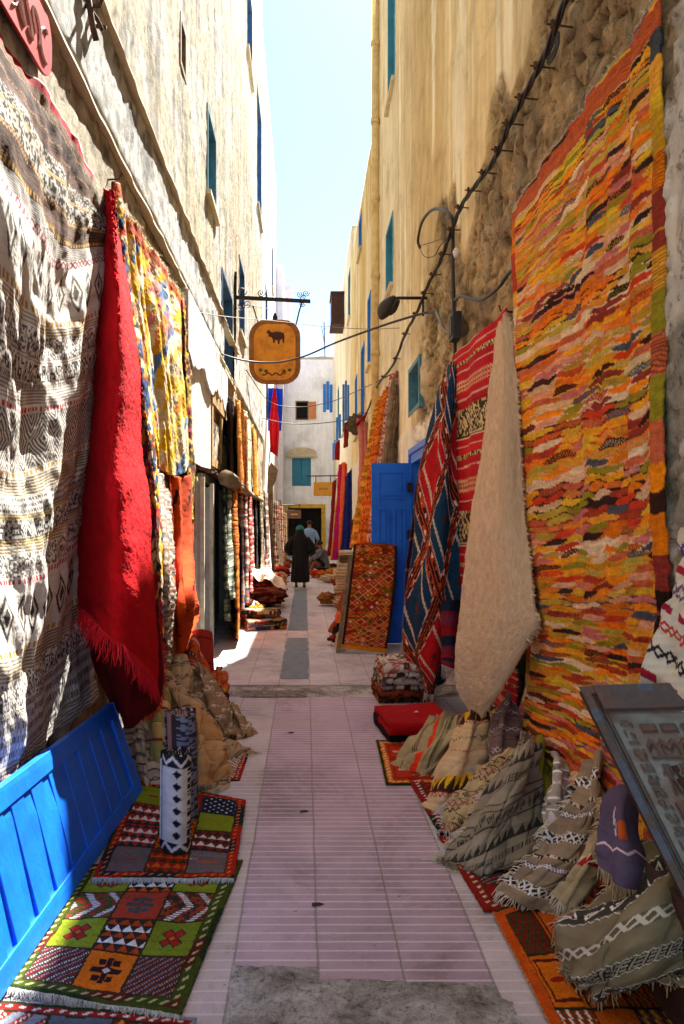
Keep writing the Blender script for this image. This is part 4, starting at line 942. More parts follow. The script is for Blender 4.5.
cloth('kilim_rug', 'navy, red and rust rug with large lozenges hanging pointed before the blue doorway', 'rug',
  [[R(448,366,.03), P(452,362,6.6), R(457,366,.05)],
   [P(426,445,6.6), P(444,440,6.3), R(458,440,.08)],
   [P(414,540,6.5), P(438,535,6.1), R(460,530,.1)],
   [P(402,640,6.4), P(432,640,6.0), R(462,640,.12)],
   [P(420,682,6.3), P(431,694,6.0), P(445,680,6.3)]],
  navy, (1.15, 3.1), (150, 380), folds=[(.02, 1.6, .4, .1)], group=GR_R, seed=8, fr=[('left', .012, 'ftan', 60), ('bottom', .09, 'fcream', 50)])
cloth('kilim_rug', 'purple rug back seen edge on at the blue doorway, white fringe at its foot', 'rug',
  [[P(440,392,7.1), P(446,385,7.3)], [P(419,470,7.0), P(432,465,7.2)], [P(408,560,6.95), P(424,560,7.15)], [P(402,640,6.9), P(420,660,7.1)]],
  bands([(.3,'plain','#4a3a5c','#4a3a5c'),(.02,'plain','#c07838','#c07838')], 9), (.4, 2.7), (30, 120), folds=[(.02,1.2,.2,.2)], group=GR_R, seed=9, fr=[('bottom', .22, 'fwhite', 120)])
cloth('kilim_rug', 'short dark red and blue rug end with white fringe behind the navy lozenge rug', 'rug',
  [[P(440,600,5.9), P(452,600,5.8), P(464,600,5.9)], [P(441,650,5.9), P(452,650,5.8), P(464,655,5.9)], [P(442,664,5.9), P(452,668,5.8), P(463,672,5.9)]],
  bands([(.08,'plain','#16243c','#16243c'),(.1,'zig','#7a1420','#204060',.05),(.05,'plain','#8a1420','#8a1420')], 12), (.25, .7), (24, 60), group=GR_R, seed=10, fr=[('bottom', .13, 'fwhite', 130)])
# far right hangings
GRF = 'textiles hung farther along the right wall'
fr_ = [((391,398,376,370),(380,390,450,445),(366,380,550,548),'#9a4a3a','#d8a898','#5a2a24','faded red rug hung nearest of the far right rugs, above the open blue door'),
       ((384,389,392,386),(372,381,450,446),(358,369,550,548),'#c04c10','#d87a28','#7a3410','bright orange striped rug, second above the open blue door'),
       ((378,382,398,396),(366,374,460,458),(352,361,548,548),'#d8962a','#b87018','#6a5a20','golden yellow rug with dark marks, third beyond the open blue door'),
       ((371,376,446,440),(362,368,480,478),(350,356,548,546),'#b8481c','#803010','#d8905a','dull orange narrow rug, fourth beyond the open blue door')]
for i, (a, b, c, c1, c2, c3, lab) in enumerate(fr_):
    hang(1, [a, b, c], kb((c1,c2,c3), 80+i, .07), lab, (.5,2.4), 81+i, Yd=(11.2+.7*i, 11.0+.7*i), group=GRF)
hang(1, [(357,368,418,424),(358,369,470,470),(356,366,540,540)], plain('#c88478','#a85c54',7,84), 'pink faded cloth over the wall beyond the orange rugs on the right', (.8,2.2), 88, Yd=(14.2,14.0), group=GRF, cat='cloth', name='hung_cloth')
hang(1, [(356,367,427,414),(360,366,420,414)], plain('#a01424','#7a0c18',7,85), 'crimson corner of cloth above the pink one', (.4,.4), 89, Yd=(14.0,13.8), group=GRF, cat='cloth', name='hung_cloth', res=(16,20))
vv = [((339,345,465,462),(336,343,520,520),(332,340,560,560),'#b0146c','#8a1054','magenta cloth hanging on the far right beside the blue one',17.2),
      ((343,347,462,464),(341,346,500,500),(338,342,552,552),'#d8643c','#b84a2c','salmon orange cloth between the magenta and blue ones on the far right',16.8),
      ((346,352,477,468),(344,352,520,520),(341,352,550,550),'#1a2878','#121c58','deep blue cloth hanging on the far right',16.4),
      ((338,341,480,478),(334,339,530,530),(330,336,560,560),'#d89018','#b87010','amber yellow cloth left of the magenta one',19.5),
      ((333,337,482,478),(330,334,520,520),(327,331,556,556),'#8c1c18','#6a1410','dark red cloth closest to the gateway on the right',22)]
for i, (a, b, c, c1, c2, lab, Y) in enumerate(vv):
    hang(1, [a, b, c], plain(c1, c2, 6, 90+i), lab, (.6,2.4), 91+i, Yd=(Y+.3,Y), group=GRF, cat='cloth', name='hung_cloth')
sm_ = [((345,349,424,420),(344,348,448,446),'#7a2420','maroon cloth hung under the nearer blue shutter',19.3),((336,340,442,440),(335,339,460,460),'#8c1014','dark red cloth hung under the far blue shutter',24.3)]
for i, (a, b, c1, lab, Y) in enumerate(sm_):
    hang(1, [a, b], plain(c1, None, 6, 95+i), lab, (.4,.8), 96+i, Yd=(Y+.1,Y), group=GRF, cat='cloth', name='hung_cloth', res=(16,24))
# old timber poles leaning above the door
for i, (xa,ya,xb,yb) in enumerate([(394,378,378,520),(399,385,384,520),(404,392,386,525),(409,392,392,520),(390,395,375,500)]):
    a = P(xa,ya,10.9+.1*i); b = P(xb,yb,10.6+.1*i); mb = MB(); d = (b-a); mb.tube([a+d*k/5+np.array([random.uniform(-.02,.02),0,0]) for k in range(6)], .045, 7, rr=[.03,.045,.05,.045,.055,.05]); 
    tag(mb.build('timber_pole', M['wood'], None, True), 'weathered grey brown pole in the bundle leaning above the open blue door', 'pole', 'poles leaning above the blue door')

# ------------------------------------------------------------------ ground rugs
def floorrug(name, label, corners, pat, size, seed, z=.012, fr=(), res=(170, 230), folds=(), group='rugs spread on the paving', wob=.004, rows=None):
    if rows is None:
        tl, tr, bl_, br = [np.array([*c, z]) for c in corners]; rows = [[tl, tr], [bl_, br]]
    return cloth(name, label, 'rug', rows, pat, size, res, folds=folds, wob=wob, wobs=6, jit=.0012, thick=.008, group=group, seed=seed, fr=fr, zmin=z-.004)
def gx(px, py): g = G(px, py); return (g[0], g[1])
OL, RD, CR, OR, BK = '#7f8c1a', '#8a1c10', '#d8d0b0', '#c85a10', '#231a16'
c1 = [('flower',OL,'#b03a10',CR),('tris','#2a2420',OR,'#d8d4c8'),('flower',OL,'#b03a10',CR),
      ('chev','#8a3418','#3a4a20','#d4d4cc'),('star','#a03a24','#3c4a48','#8a3020'),('chev','#3a2c28','#8a3a1c','#d4d4cc'),
      ('flower',OL,'#a8200c','#b07018'),('tris','#2a2420','#a8400c','#d8d4c8'),('flower','#72801a','#a8200c','#b07018'),
      ('diag','#6a1c18','#2c3a40',CR),('star','#d06a08','#2a1416','#c8b8b0'),('diag','#5a1418','#31404a','#d88830')]
P_green = panels(c1, 3, 4, ('#3c4a10', '#5a1c10', '#b8b078'), 3, .06)
floorrug('panel_rug', 'green and orange panelled pile rug with flowers and white fringe, before the blue panel', (gx(84,868), gx(243,862), gx(2,992), gx(180,1020)), P_green, (.72, .98), 101, .014, [('bottom', .035, 'fwhite', 260), ('top', .02, 'fwhite', 120)], (260, 360), folds=[(.004, 1.5, .8, .1)])
c2 = [('spec','#7f8a18','#8a2a10',CR),('plain','#a01410','#a01410',CR),('lat','#16203a','#16203a','#e0e0e0'),
      ('tris','#a82c10','#2a2a2a','#d8d4c8'),('lat','#3c4410',OR,'#8a1c10'),('spec','#7f8a18','#7f8a18',CR),
      ('tris','#a82c10','#20283a','#d8d4c8'),('lat','#3c4410',OR,'#8a1c10'),('tris','#7a2410','#28242a','#d8d4c8'),
      ('spec','#6a5a58','#9a3a20',CR),('tris','#a8200c','#30381a',OR),('spec','#6e5f5e','#b05a20',CR)]
floorrug('panel_rug', 'smaller red, olive and grey chequered rug on which the rolled rugs stand', (gx(136,784), gx(246,804), gx(92,884), gx(234,884)), panels(c2, 3, 4, ('#a82010', '#222030', '#d87020'), 6, .05), (.72, 1.05), 102, .026, [('bottom', .03, 'fwhite', 260)], (220, 300))
floorrug('panel_rug', 'blue grey and red patterned rug corner at the bottom left edge', ((-1.12,2.36),(-.36,2.27),(-1.15,1.5),(-.4,1.5)), panels([('diag','#7d8694','#8a2a18','#d8d4cc'),('star','#55606e','#a02020','#d8d4cc'),('tris','#6a1c18','#c88a20','#d8d4c8')], 3, 2, ('#7d8694', '#8a1c18', '#d8d4cc'), 8, .04), (.75, .9), 103, .011, res=(160,160))
# horses motif on the small square, two white animals woven in: tiny raised pieces stay inside the rug pattern
c3 = [('lat','#7a1410','#2e3a12','#7a1410'),('box',OR,'#3a1810','#8a1c10'),('flower','#c85c0c','#7a1c10','#3c4a10'),('diag','#a02410','#2c3a14','#30304a'),
      ('box','#d06a0a','#5a1c10','#8a1c10'),('spec','#c85c0c','#7a1410',CR),('wave','#c0560c','#7a1410','#2f4a14'),('box',OR,'#2c3a14','#8a1c10'),
      ('wave','#a02410','#d8d0b8','#2f4a14'),('spec','#c85c0c','#5a1410','#d89830'),('wave','#b04c0c','#26304a','#d8b040'),('wave','#8a1c10','#d8c080','#2f4a14')]
floorrug('panel_rug', 'bright orange bordered rug with red checks and zigzags, bottom right corner of the alley', ((.775,2.90),(1.48,3.02),(.775,1.7),(1.48,1.7)), panels(c3, 4, 4, ('#c8500a', '#d05c0a', '#c8500a'), 9, .05), (.72, 1.25), 104, .024, [('left', .01, 'ftan', 60)], (220, 330), rows=[[np.array([.79,2.88,.024]), np.array([1.08,3.0,.04]), np.array([1.45,3.12,.08])], [np.array([.80,2.3,.024]), np.array([1.1,2.3,.024]), np.array([1.48,2.3,.024])], [np.array([.80,1.7,.024]), np.array([1.1,1.7,.024]), np.array([1.48,1.7,.024])]])
c4 = [('spec','#7f8a18','#7f8a18',CR),('diag','#8a1c10','#2c2c3a','#d8d4c8'),('flower','#66741a','#a8300c','#d8d0b0'),('flower','#66741a','#b06a30','#d8d0b0'),('diag','#7a1c14','#2c3a20','#a8b0b8'),('spec','#8a1410','#3c4a10','#d8d0b0'),('spec','#8a1410','#3c4a10','#d8d0b0'),('spec','#9a1c10','#3c4a10','#d8d0b0')]
floorrug('panel_rug', 'olive and red rug strip with flower squares between the orange rug and the red one', ((.70,3.62),(1.4,3.62),(.76,2.9),(1.45,2.9)), panels(c4, 2, 4, ('#8a1c10', '#66741a', '#d8c8a0'), 10, .06), (.7, .75), 105, .016, res=(160, 180))
floorrug('panel_rug', 'long deep red rug with white dashes along its edge under the beige kilims', ((.665,4.42),(1.4,4.42),(.72,3.5),(1.4,3.5)), panels([('lat','#a02410','#5a1410','#7a1c10'),('lat','#8a1c10','#c8702c','#4a1410')], 2, 3, ('#8a1410', '#7a1410', '#e0d8c8'), 11, .06), (.7, 1.0), 106, .013, res=(160, 200))
floorrug('panel_rug', 'small orange prayer sized rug by the folded red blanket', (gx(376,742), gx(436,742), gx(386,786), gx(450,786)), panels([('box','#b8300c','#8a1c10','#d8b8a0'),('star','#a02410','#d88a20','#d8d0b8')], 2, 2, ('#d8740c', '#d8740c', '#e0d0a8'), 12, .06), (.45, .8), 107, .012, [('left', .01, 'ftan', 60)], (110, 160))
floorrug('panel_rug', 'red edge of a rug peeping out under the tan kilims on the left', ((-.75,5.0),(-.40,5.02),(-.8,4.35),(-.42,4.4)), panels([('diag','#a01818','#d8a020','#2c3a5a'),('lat','#8a1410','#d8d0b8','#26304a')], 2, 3, ('#a81818', '#a81818', '#e0d0b0'), 13, .04), (.35, .65), 108, .010, res=(70, 110))
# ================================================================== HEAPS, ROLLS, STACKS
# --- blue panel leaning on the left wall
def bluepanel():
    TR = P(110,704,4.17); BR_ = P(139,797,4.17); BR_[2] = .015
    TL = np.array([TR[0]-.02, 2.25, TR[2]+.08]); BLc = np.array([BR_[0]-.05, 2.25, .015])
    root = empty('blue_panel', tuple((BR_+BLc)/2), 'bright blue wooden panel with vertical battens leaning against the left wall', 'panel')
    u = BLc-BR_; v = TR-BR_; v2 = TL-BLc; n = np.cross(u, v); n /= np.linalg.norm(n)
    if n[0] < 0: n = -n
    def q(m, a0, a1, b0, b1, d0, d1):
        pt = lambda a, b, d: BR_*(1-a)+BLc*a+(v*(1-a)+v2*a)*b+n*d
        m.hexa([pt(a0,b0,d0),pt(a1,b0,d0),pt(a1,b1,d0),pt(a0,b1,d0),pt(a0,b0,d1),pt(a1,b0,d1),pt(a1,b1,d1),pt(a0,b1,d1)])
    m1 = MB(); q(m1, 0,1,0,1,-.03,0); m1.build('board', M['blue'], root)
    m2 = MB(); q(m2, 0,1,.86,1,.0,.02); q(m2, 0,1,0,.13,.0,.02); q(m2, 0,.05,.13,.86,.0,.02); q(m2, .95,1,.13,.86,.0,.02); q(m2, -.006,0,-.01,1.01,-.035,.024); m2.build('frame', M['blue'], root, bevel=.003)
    k = 9
    for i in range(k):
        a = .05+.9*(i+.5)/k-.006+.03; m3 = MB(); w_ = .028; q(m3, a-.03, a-.03+.061, .13, .86-.05*(i%2)*0, .0, .013); m3.build('batten', M['blue'], root, bevel=.003)
bluepanel()

# --- rolled rugs
def roll(name, label, p0, p1, r, pat, seed, cat='rolled rug', group=None, mat='rug', res=(90, 120), turns=4, out=True):
    p0, p1 = np.array(p0, float), np.array(p1, float); ax = p1-p0; Ln = np.linalg.norm(ax); ax = ax/Ln
    a = np.array([0,0,1.]) if abs(ax[2]) < .9 else np.array([0,1.,0]); e1 = np.cross(ax, a); e1 /= np.linalg.norm(e1); e2 = np.cross(ax, e1)
    # spiral cross-section, dense along the turns
    nt_ = 60*turns; th = np.linspace(0, 2*np.pi*turns, nt_); rr = r*(.25+.75*th/th[-1])*(1+.03*np.sin(3*th+seed)+.02*np.sin(7*th))
    nv = res[1]; vv_ = np.linspace(0, 1, nv); u = th/th[-1]
    S = p0+ (vv_[:,None,None]*Ln)*ax + (rr*np.cos(th))[None,:,None]*e1 + (rr*np.sin(th))[None,:,None]*e2
    S = S+ax*(.006*np.sin(th*2.3))[None,:,None]
    arc = np.concatenate([[0], np.cumsum(np.abs(np.diff(th))*(rr[1:]))])
    x = np.broadcast_to(arc[::-1][None,:], (nv, nt_)); y = np.broadcast_to((vv_*Ln)[:,None], (nv, nt_)).copy()
    W = 2*np.pi*r; C = pat(x % W, y, W, Ln); uv = np.stack([x, y], -1).reshape(-1,2)
    o = mesh_obj(name, S.reshape(-1,3), grid_faces(nv, nt_), M[mat], None, True, uv, C.reshape(-1,3))
    md = o.modifiers.new('thickness', 'SOLIDIFY'); md.thickness = r*.09; md.offset = 0
    return tag(o, label, cat, group)
def bw(seed, bgc='#c8c0b4', k='#1c1c20', edge=True):
    def f(x, y, W, H):
        bgv = hexc(bgc); c = np.zeros(x.shape+(3,))+bgv; xx = (x/W*3) % 1
        a = (xx > .08) & (xx < .2); d = ((np.abs(((xx-.08)/.12)-.5)*2+np.abs(((y/.09) % 1)-.5)*2) < .8); c = np.where((a & d)[...,None], hexc(k), c)
        c = np.where((a & ((y/.28) % 1 > .82))[...,None], hexc('#6a8aa0'), c)
        b = (xx > .35) & (xx < .55); c = np.where((b & (hsh(np.floor(x/.008), np.floor(y/.008), seed) > .5))[...,None], hexc(k), c)
        c = np.where(((xx > .6) & (xx < .78) & ((np.abs(((xx-.6)/.18)-.5)*2+np.abs(((y/.06) % 1)-.5)*2) < .7))[...,None], hexc(k), c)
        if edge:
            e = (y < .05) | (y > H-.06); z = np.abs(((np.minimum(y, H-y))/.055)-.15-.7*tri(x/.035)) < .18; c = np.where(e[...,None], hexc('#26242a'), c); c = np.where((e & z)[...,None], hexc('#cfc8bc'), c)
        return c*(.85+.3*fbm(x*50, y*50, seed, 2))[...,None]
    return f
def pinkroll(x, y, W, H):
    c = np.zeros(x.shape+(3,))+hexc('#3c3236'); xx = x/W; d = ((np.abs((xx*14) % 1-.5)*2+np.abs(((y/.05) % 1)-.5)*2) < .6); c = np.where((d & (xx > .4))[...,None], hexc('#c8a898'), c)
    s = (np.abs(xx-.33) < .05) | (np.abs(xx-.7) < .03); c = np.where(s[...,None], hexc('#b07868'), c); b = (xx < .25) & (hsh(np.floor(x/.01), np.floor(y/.01), 3) > .5); c = np.where(b[...,None], hexc('#7a8498'), c)
    return c
roll('rolled_rug', 'upright rolled rug of black, white and grey motifs, standing in front on the chequered rug', P(176,848,3.42)+(0,0,-P(176,848,3.42)[2]+.035), P(177,752,3.42), .078, bw(3), 1, group='rolled rugs standing on the chequered rug')
roll('rolled_rug', 'dark upright rolled rug with small pale diamonds, standing behind the black and white roll', P(184,812,3.80)*np.array([1,1,0])+np.array([0,0,.035]), P(181,712,3.78), .088, pinkroll, 2, group='rolled rugs standing on the chequered rug')
gr = lambda n: n
roll('rolled_rug', 'terracotta red rolled rug leaning on end beside the rust orange hanging rug', [-.98,6.55,.02], P(201,636,7.1), .115, bands([(.3,'plain','#9a2c1c','#9a2c1c'),(.02,'plain','#6a1c14','#6a1c14')], 5), 3, group='red rolls on the left')
roll('rolled_rug', 'crimson rolled rug mostly hidden behind the terracotta roll', [-1.2,6.9,.02], P(187,634,7.3), .10, bands([(.3,'plain','#b01c2c','#b01c2c')], 6), 4, group='red rolls on the left')
cloth('folded_rug', 'orange rug with red border folded over the crates by the terracotta roll', 'folded rug',
   [[P(182,640,6.7), P(192,636,6.6), P(203,648,6.6)], [P(180,655,6.5), P(193,652,6.3), P(210,672,6.3)], [P(182,672,6.4), P(196,676,6.2), P(213,700,6.2)], [P(188,700,6.3), P(200,700,6.2), P(216,720,6.2)]],
   bands([(.05,'plain','#c84a18','#c84a18'),(.05,'lines','#c81c30','#d8c0a0',3),(.18,'dia','#c8501c','#8a2a18',.2),(.04,'dots','#201818','#d8c0a0',.04)], 15), (.5,.8), (60,80), folds=[(.02,1.6,.8,.1)], seed=20)

# --- left heap of tan kilims
TAN = bands([(.12,'plain','#a68a64','#a68a64'),(.015,'plain','#4a3a30','#4a3a30'),(.03,'lines','#54463c','#9a8260',3),(.08,'plain','#a68a64','#a68a64'),(.05,'zig','#a08460','#5a4a40',.05)], 31)
TAN2 = bands([(.3,'plain','#a57c4c','#a57c4c'),(.01,'plain','#6a4a2a','#6a4a2a'),(.3,'plain','#a98456','#a98456')], 32)
BRN = bands([(.14,'plain','#8a7150','#8a7150'),(.05,'dia','#857050','#c8bca0',.06),(.10,'plain','#84694a','#84694a'),(.05,'xx','#806a4c','#b8ac94',.05)], 33)
GRY = bands([(.08,'plain','#9a9282','#9a9282'),(.035,'zig2','#8c8678','#26262e',.05),(.05,'plain','#a09886','#a09886'),(.012,'plain','#3a3634','#3a3634'),(.05,'plain','#968e80','#968e80'),(.03,'xx','#8f8878','#2c2c38',.04)], 34)
OLV = bands([(.12,'plain','#8a8a50','#8a8a50'),(.02,'lines','#5a5a38','#c8b878',2),(.10,'plain','#b09a60','#b09a60'),(.02,'plain','#7a2a24','#7a2a24')], 35)
GL = 'tan kilims heaped on the left'
def lift(f, k=1.32): return lambda x, y, W, H: f(x, y, W, H)*k
def heap(label, rows, pat, size, seed, group, folds=((.02,2,.6,.1),), fr=(), res=(90,120), mat='rug', jit=.001, name='kilim_rug', wob=.024, crease=.022):
    return cloth(name, label, 'kilim', rows, lift(pat), size, res, folds=folds, fr=fr, seed=seed, group=group, mat=mat, jit=jit, wob=wob, thick=.01, crease=crease, wobs=4.5)
heap('grey kilim with black diagonal zigzags, crumpled between the blue panel and the upright rolls', [[P(120,728,4.9),P(136,722,4.75),P(160,735,4.8)],[P(128,752,4.6),P(145,748,4.5),P(168,765,4.6)],[P(140,785,4.3),P(152,792,4.2),P(176,800,4.3)]], GRY, (.5,.6), 201, GL)
heap('olive and brown kilim standing in a fold behind the upright rolls', [[P(146,690,5.2),P(156,678,5.0),P(168,700,5.1)],[P(148,730,4.8),P(160,725,4.6),P(180,745,4.7)],[P(150,785,4.5),P(165,790,4.4),P(190,800,4.4)]], OLV, (.5,.8), 202, GL, folds=[(.02,2.4,.2,.2)])
heap('tan kilim with dark stripes spread widely down to the paving, left heap', [[P(158,676,5.6),P(164,668,5.5),P(172,672,5.7)],[P(165,705,5.2),P(184,702,5.0),P(205,705,5.4)],[P(190,740,4.9),P(212,738,4.85),P(232,738,5.1)],[P(205,765,4.6),P(232,760,4.75),P(258,754,4.95)]], TAN, (.8,1.1), 203, GL, folds=[(.022,2.2,.3,.1)], fr=[('bottom',.05,'fcream',60)], res=(120,140))
heap('plain ochre brown kilim bulging behind the upright rolls, left heap', [[P(188,712,4.9),P(196,706,4.8),P(206,716,4.9)],[P(190,745,4.5),P(205,738,4.45),P(222,748,4.7)],[P(188,790,4.2),P(210,784,4.25),P(234,772,4.5)]], TAN2, (.5,.7), 204, GL, folds=[(.022,1.7,.3,.3)], fr=[('bottom',.03,'fcream',50)])
heap('brown kilim with pale diamond rows standing in a peak behind the spread tan one', [[P(190,672,6.1),P(200,662,5.9),P(206,672,6.2)],[P(192,695,5.6),P(210,690,5.5),P(222,698,5.9)],[P(205,722,5.3),P(222,715,5.3),P(236,722,5.6)],[P(222,742,5.1),P(240,736,5.2),P(250,740,5.4)]], BRN, (.6,.9), 205, GL, folds=[(.03,2.1,.4,.1)])
heap('small brown kilim end twisted out onto the paving, left heap', [[P(226,705,5.9),P(232,702,5.9),P(238,710,6.1)],[P(232,722,5.5),P(240,716,5.5),P(248,724,5.7)],[P(240,738,5.25),P(250,734,5.3),P(259,737,5.4)]], BRN, (.3,.4), 206, GL, folds=[(.012,2.5,.3,.1)], res=(50,60))
heap('beige crumpled cloth at the back of the left heap under the hanging rugs', [[P(172,662,6.2),P(180,654,6.0),P(190,664,6.3)],[P(172,680,5.8),P(183,676,5.6),P(196,684,6.0)],[P(174,704,5.5),P(186,702,5.4),P(200,706,5.7)]], TAN, (.5,.5), 207, GL, folds=[(.03,3,.3,.1)])
heap('dark violet and red tasselled textile lying behind the brown kilims by the paving', [[P(212,672,6.4),P(218,668,6.4),P(222,676,6.5)],[P(214,690,6.1),P(222,688,6.1),P(230,696,6.2)],[P(218,705,5.9),P(226,706,5.9),P(232,708,6.0)]], streaks(['#3a1c3a','#7a1c20','#1c1c2a','#b88a20'],36,.03,.04,1,False), (.3,.4), 208, GL, jit=.01, res=(40,50))
heap('pale fringed kilim end lying flat at the foot of the left heap', [[P(196,776,4.45),P(215,770,4.5),P(232,768,4.6)],[P(192,792,4.25),P(212,794,4.2),P(230,786,4.3)]], TAN, (.3,.2), 209, GL, fr=[('bottom',.05,'fcream',90)], res=(40,30))

# --- right heap of kilims
GRH = 'kilims heaped on the right'
KA = bands([(.10,'plain','#6f6750','#6f6750'),(.012,'zig','#665f4a','#c8c4b8',.03),(.045,'grk','#24221f','#8f8a7a',.04),(.012,'zig','#665f4a','#c8c4b8',.03),(.08,'plain','#6f6750','#6f6750'),(.012,'zig','#665f4a','#d8d4c8',.03),(.10,'dia','#3a3830','#d8d4c8',.09),(.012,'zig','#665f4a','#d8d4c8',.03),(.10,'plain','#756c54','#756c54'),(.05,'xx','#5a5442','#b8b4a4',.06)], 51)
KC = bands([(.09,'plain','#84735c','#84735c'),(.008,'dots','#84735c','#d8d4c8',.02),(.045,'xx','#2a262a','#c8c4bc',.05),(.008,'dots','#84735c','#d8d4c8',.02),(.08,'plain','#8a7860','#8a7860'),(.02,'salt','#2a262a','#b8a890',.01),(.04,'plain','#84735c','#84735c'),(.03,'zig2','#54485a','#d0ccc4',.04)], 52)
KF = bands([(.07,'plain','#857c68','#857c68'),(.007,'plain','#2c2824','#2c2824'),(.03,'plain','#857c68','#857c68'),(.007,'plain','#2c2824','#2c2824'),(.07,'dia','#7f7662','#2c2824',.05),(.007,'plain','#2c2824','#2c2824'),(.05,'plain','#8a816c','#8a816c'),(.05,'tri','#7f7662','#38332c',.05),(.007,'plain','#2c2824','#2c2824'),(.045,'plain','#857c68','#857c68'),(.035,'grk','#857c68','#2f2b26',.045)], 53)
KG = bands([(.06,'plain','#b09a70','#b09a70'),(.008,'plain','#3c2c20','#3c2c20'),(.05,'dia','#ac966c','#3c3024',.08),(.008,'plain','#5a3a2c','#5a3a2c'),(.05,'xx','#b09a70','#8a5a50',.06),(.04,'zig','#a89268','#2f2a22',.05)], 54)
KH = bands([(.10,'tri','#c89a18','#2f2418',.05),(.01,'plain','#7a1420','#7a1420'),(.03,'zig','#b89e74','#8a1424',.03),(.09,'plain','#b89e74','#b89e74'),(.03,'zig','#b89e74','#3c4a1c',.03),(.10,'plain','#b59a70','#b59a70'),(.02,'zig','#b89e74','#8a1424',.03),(.2,'plain','#baa078','#baa078')], 55)
KI = bands([(.10,'plain','#9a8c64','#9a8c64'),(.03,'lines','#3c2c1c','#9a8c64',3),(.07,'plain','#a08f68','#a08f68'),(.05,'plain','#d0381c','#d0381c'),(.1,'plain','#a39368','#a39368'),(.02,'lines','#2f2c1c','#8a7c54',2)], 56)
KJ = bands([(.06,'plain','#6a5450','#6a5450'),(.03,'xx','#4a3838','#a89890',.04),(.05,'plain','#6a5450','#6a5450'),(.02,'lines','#3a2c2c','#8a7068',2)], 57)
KE = bands([(.07,'plain','#9a9486','#9a9486'),(.01,'plain','#e0dcd4','#e0dcd4'),(.05,'dia','#9a9486','#4a3c5a',.09),(.01,'plain','#e0dcd4','#e0dcd4'),(.06,'tri','#a39c8c','#d8d4cc',.08)], 58)
heap('dark mauve kilim with small crosses standing behind the pointed beige rug corner', [[P(497,706,4.6),P(508,694,4.5),P(522,708,4.5)],[P(488,740,4.3),P(502,735,4.2),P(524,742,4.3)],[P(484,790,4.0),P(505,790,4.0),P(528,790,4.1)]], KJ, (.4,.6), 301, GRH)
heap('olive green kilim fold upright between the grey kilim and the orange wall kilim', [[P(534,745,4.1),P(541,738,4.0),P(549,748,4.1)],[P(534,780,3.9),P(542,775,3.8),P(553,782,3.9)],[P(534,820,3.7),P(545,820,3.6),P(556,820,3.7)]], plain('#857a20','#5a5414',6,59), (.3,.5), 302, GRH)
heap('khaki bundle with dark stripes and a red band lying crumpled by the folded red blanket', [[P(430,716,4.95),P(448,712,4.9),P(470,716,4.95)],[P(412,736,4.85),P(436,738,4.6),P(468,738,4.7)],[P(394,756,4.75),P(424,762,4.5),P(455,760,4.5)],[P(388,774,4.6),P(412,780,4.45),P(440,782,4.4)]], (lambda x,y,W,H: KI(y+.3*x,x*.9,H,W)), (.7,.55), 303, GRH, folds=[(.014,1.6,2.2,.2),(.008,5,1,.1)], res=(130,120))
heap('beige kilim with a yellow triangle band and red hooks, draped to a point', [[P(462,712,4.7),P(474,704,4.6),P(487,712,4.6)],[P(450,742,4.45),P(468,738,4.25),P(487,738,4.4)],[P(432,775,4.2),P(458,770,4.0),P(486,768,4.2)],[P(418,806,4.0),P(440,808,3.85),P(470,800,3.95)]], KH, (.45,.8), 304, GRH, folds=[(.018,1.6,.5,.3)], fr=[('bottom',.04,'fwhite',70)], res=(110,150))
heap('sand coloured kilim with black lozenges crumpled in front of the yellow banded one', [[P(478,764,4.1),P(508,748,4.1),P(534,736,4.15)],[P(456,785,3.95),P(492,772,3.85),P(530,762,3.95)],[P(444,808,3.8),P(482,800,3.7),P(520,790,3.8)],[P(438,830,3.62),P(466,834,3.55),P(500,824,3.6)]], KG, (.75,.6), 305, GRH, folds=[(.016,2.2,1.6,.2),(.006,6,1.6,.3)], fr=[('bottom',.07,'fwhite',90),('left',.06,'fwhite',70)], res=(130,120))
heap('grey kilim with thin black lines and lozenges forming a broad tent, largest on the right', [[P(516,742,3.95),P(528,732,3.85),P(538,744,3.95)],[P(490,778,3.75),P(518,775,3.55),P(545,782,3.75)],[P(462,818,3.5),P(500,822,3.32),P(548,824,3.5)],[P(438,858,3.36),P(484,868,3.2),P(546,852,3.3)],[P(436,868,3.34),P(484,872,3.22),P(540,860,3.32)]], (lambda x,y,W,H: KF(x,y*1.0+.35*x,W,H)), (.75,.85), 306, GRH, folds=[(.014,1.8,.5,.2)], fr=[('left',.07,'fcream',80),('bottom',.05,'fcream',60)], res=(180,200))
heap('pale grey kilim cone with white lines and violet lozenges, behind the grey tent', [[P(548,768,3.7),P(556,752,3.6),P(566,768,3.65)],[P(544,800,3.5),P(560,795,3.4),P(576,805,3.5)],[P(542,840,3.35),P(562,840,3.3),P(580,845,3.35)]], KE, (.35,.5), 307, GRH)
heap('brown kilim cone with black and white bands rising to a peak under the carved board', [[P(588,768,3.3),P(600,752,3.2),P(608,766,3.3)],[P(562,812,3.12),P(590,810,2.98),P(614,818,3.1)],[P(528,852,3.05),P(572,862,2.86),P(608,868,2.95)],[P(494,886,3.0),P(528,908,2.85),P(576,915,2.8)]], KC, (.6,.85), 308, GRH, folds=[(.016,1.8,.5,.1)], fr=[('left',.05,'fcream',70),('bottom',.06,'fcream',80)], res=(160,190))
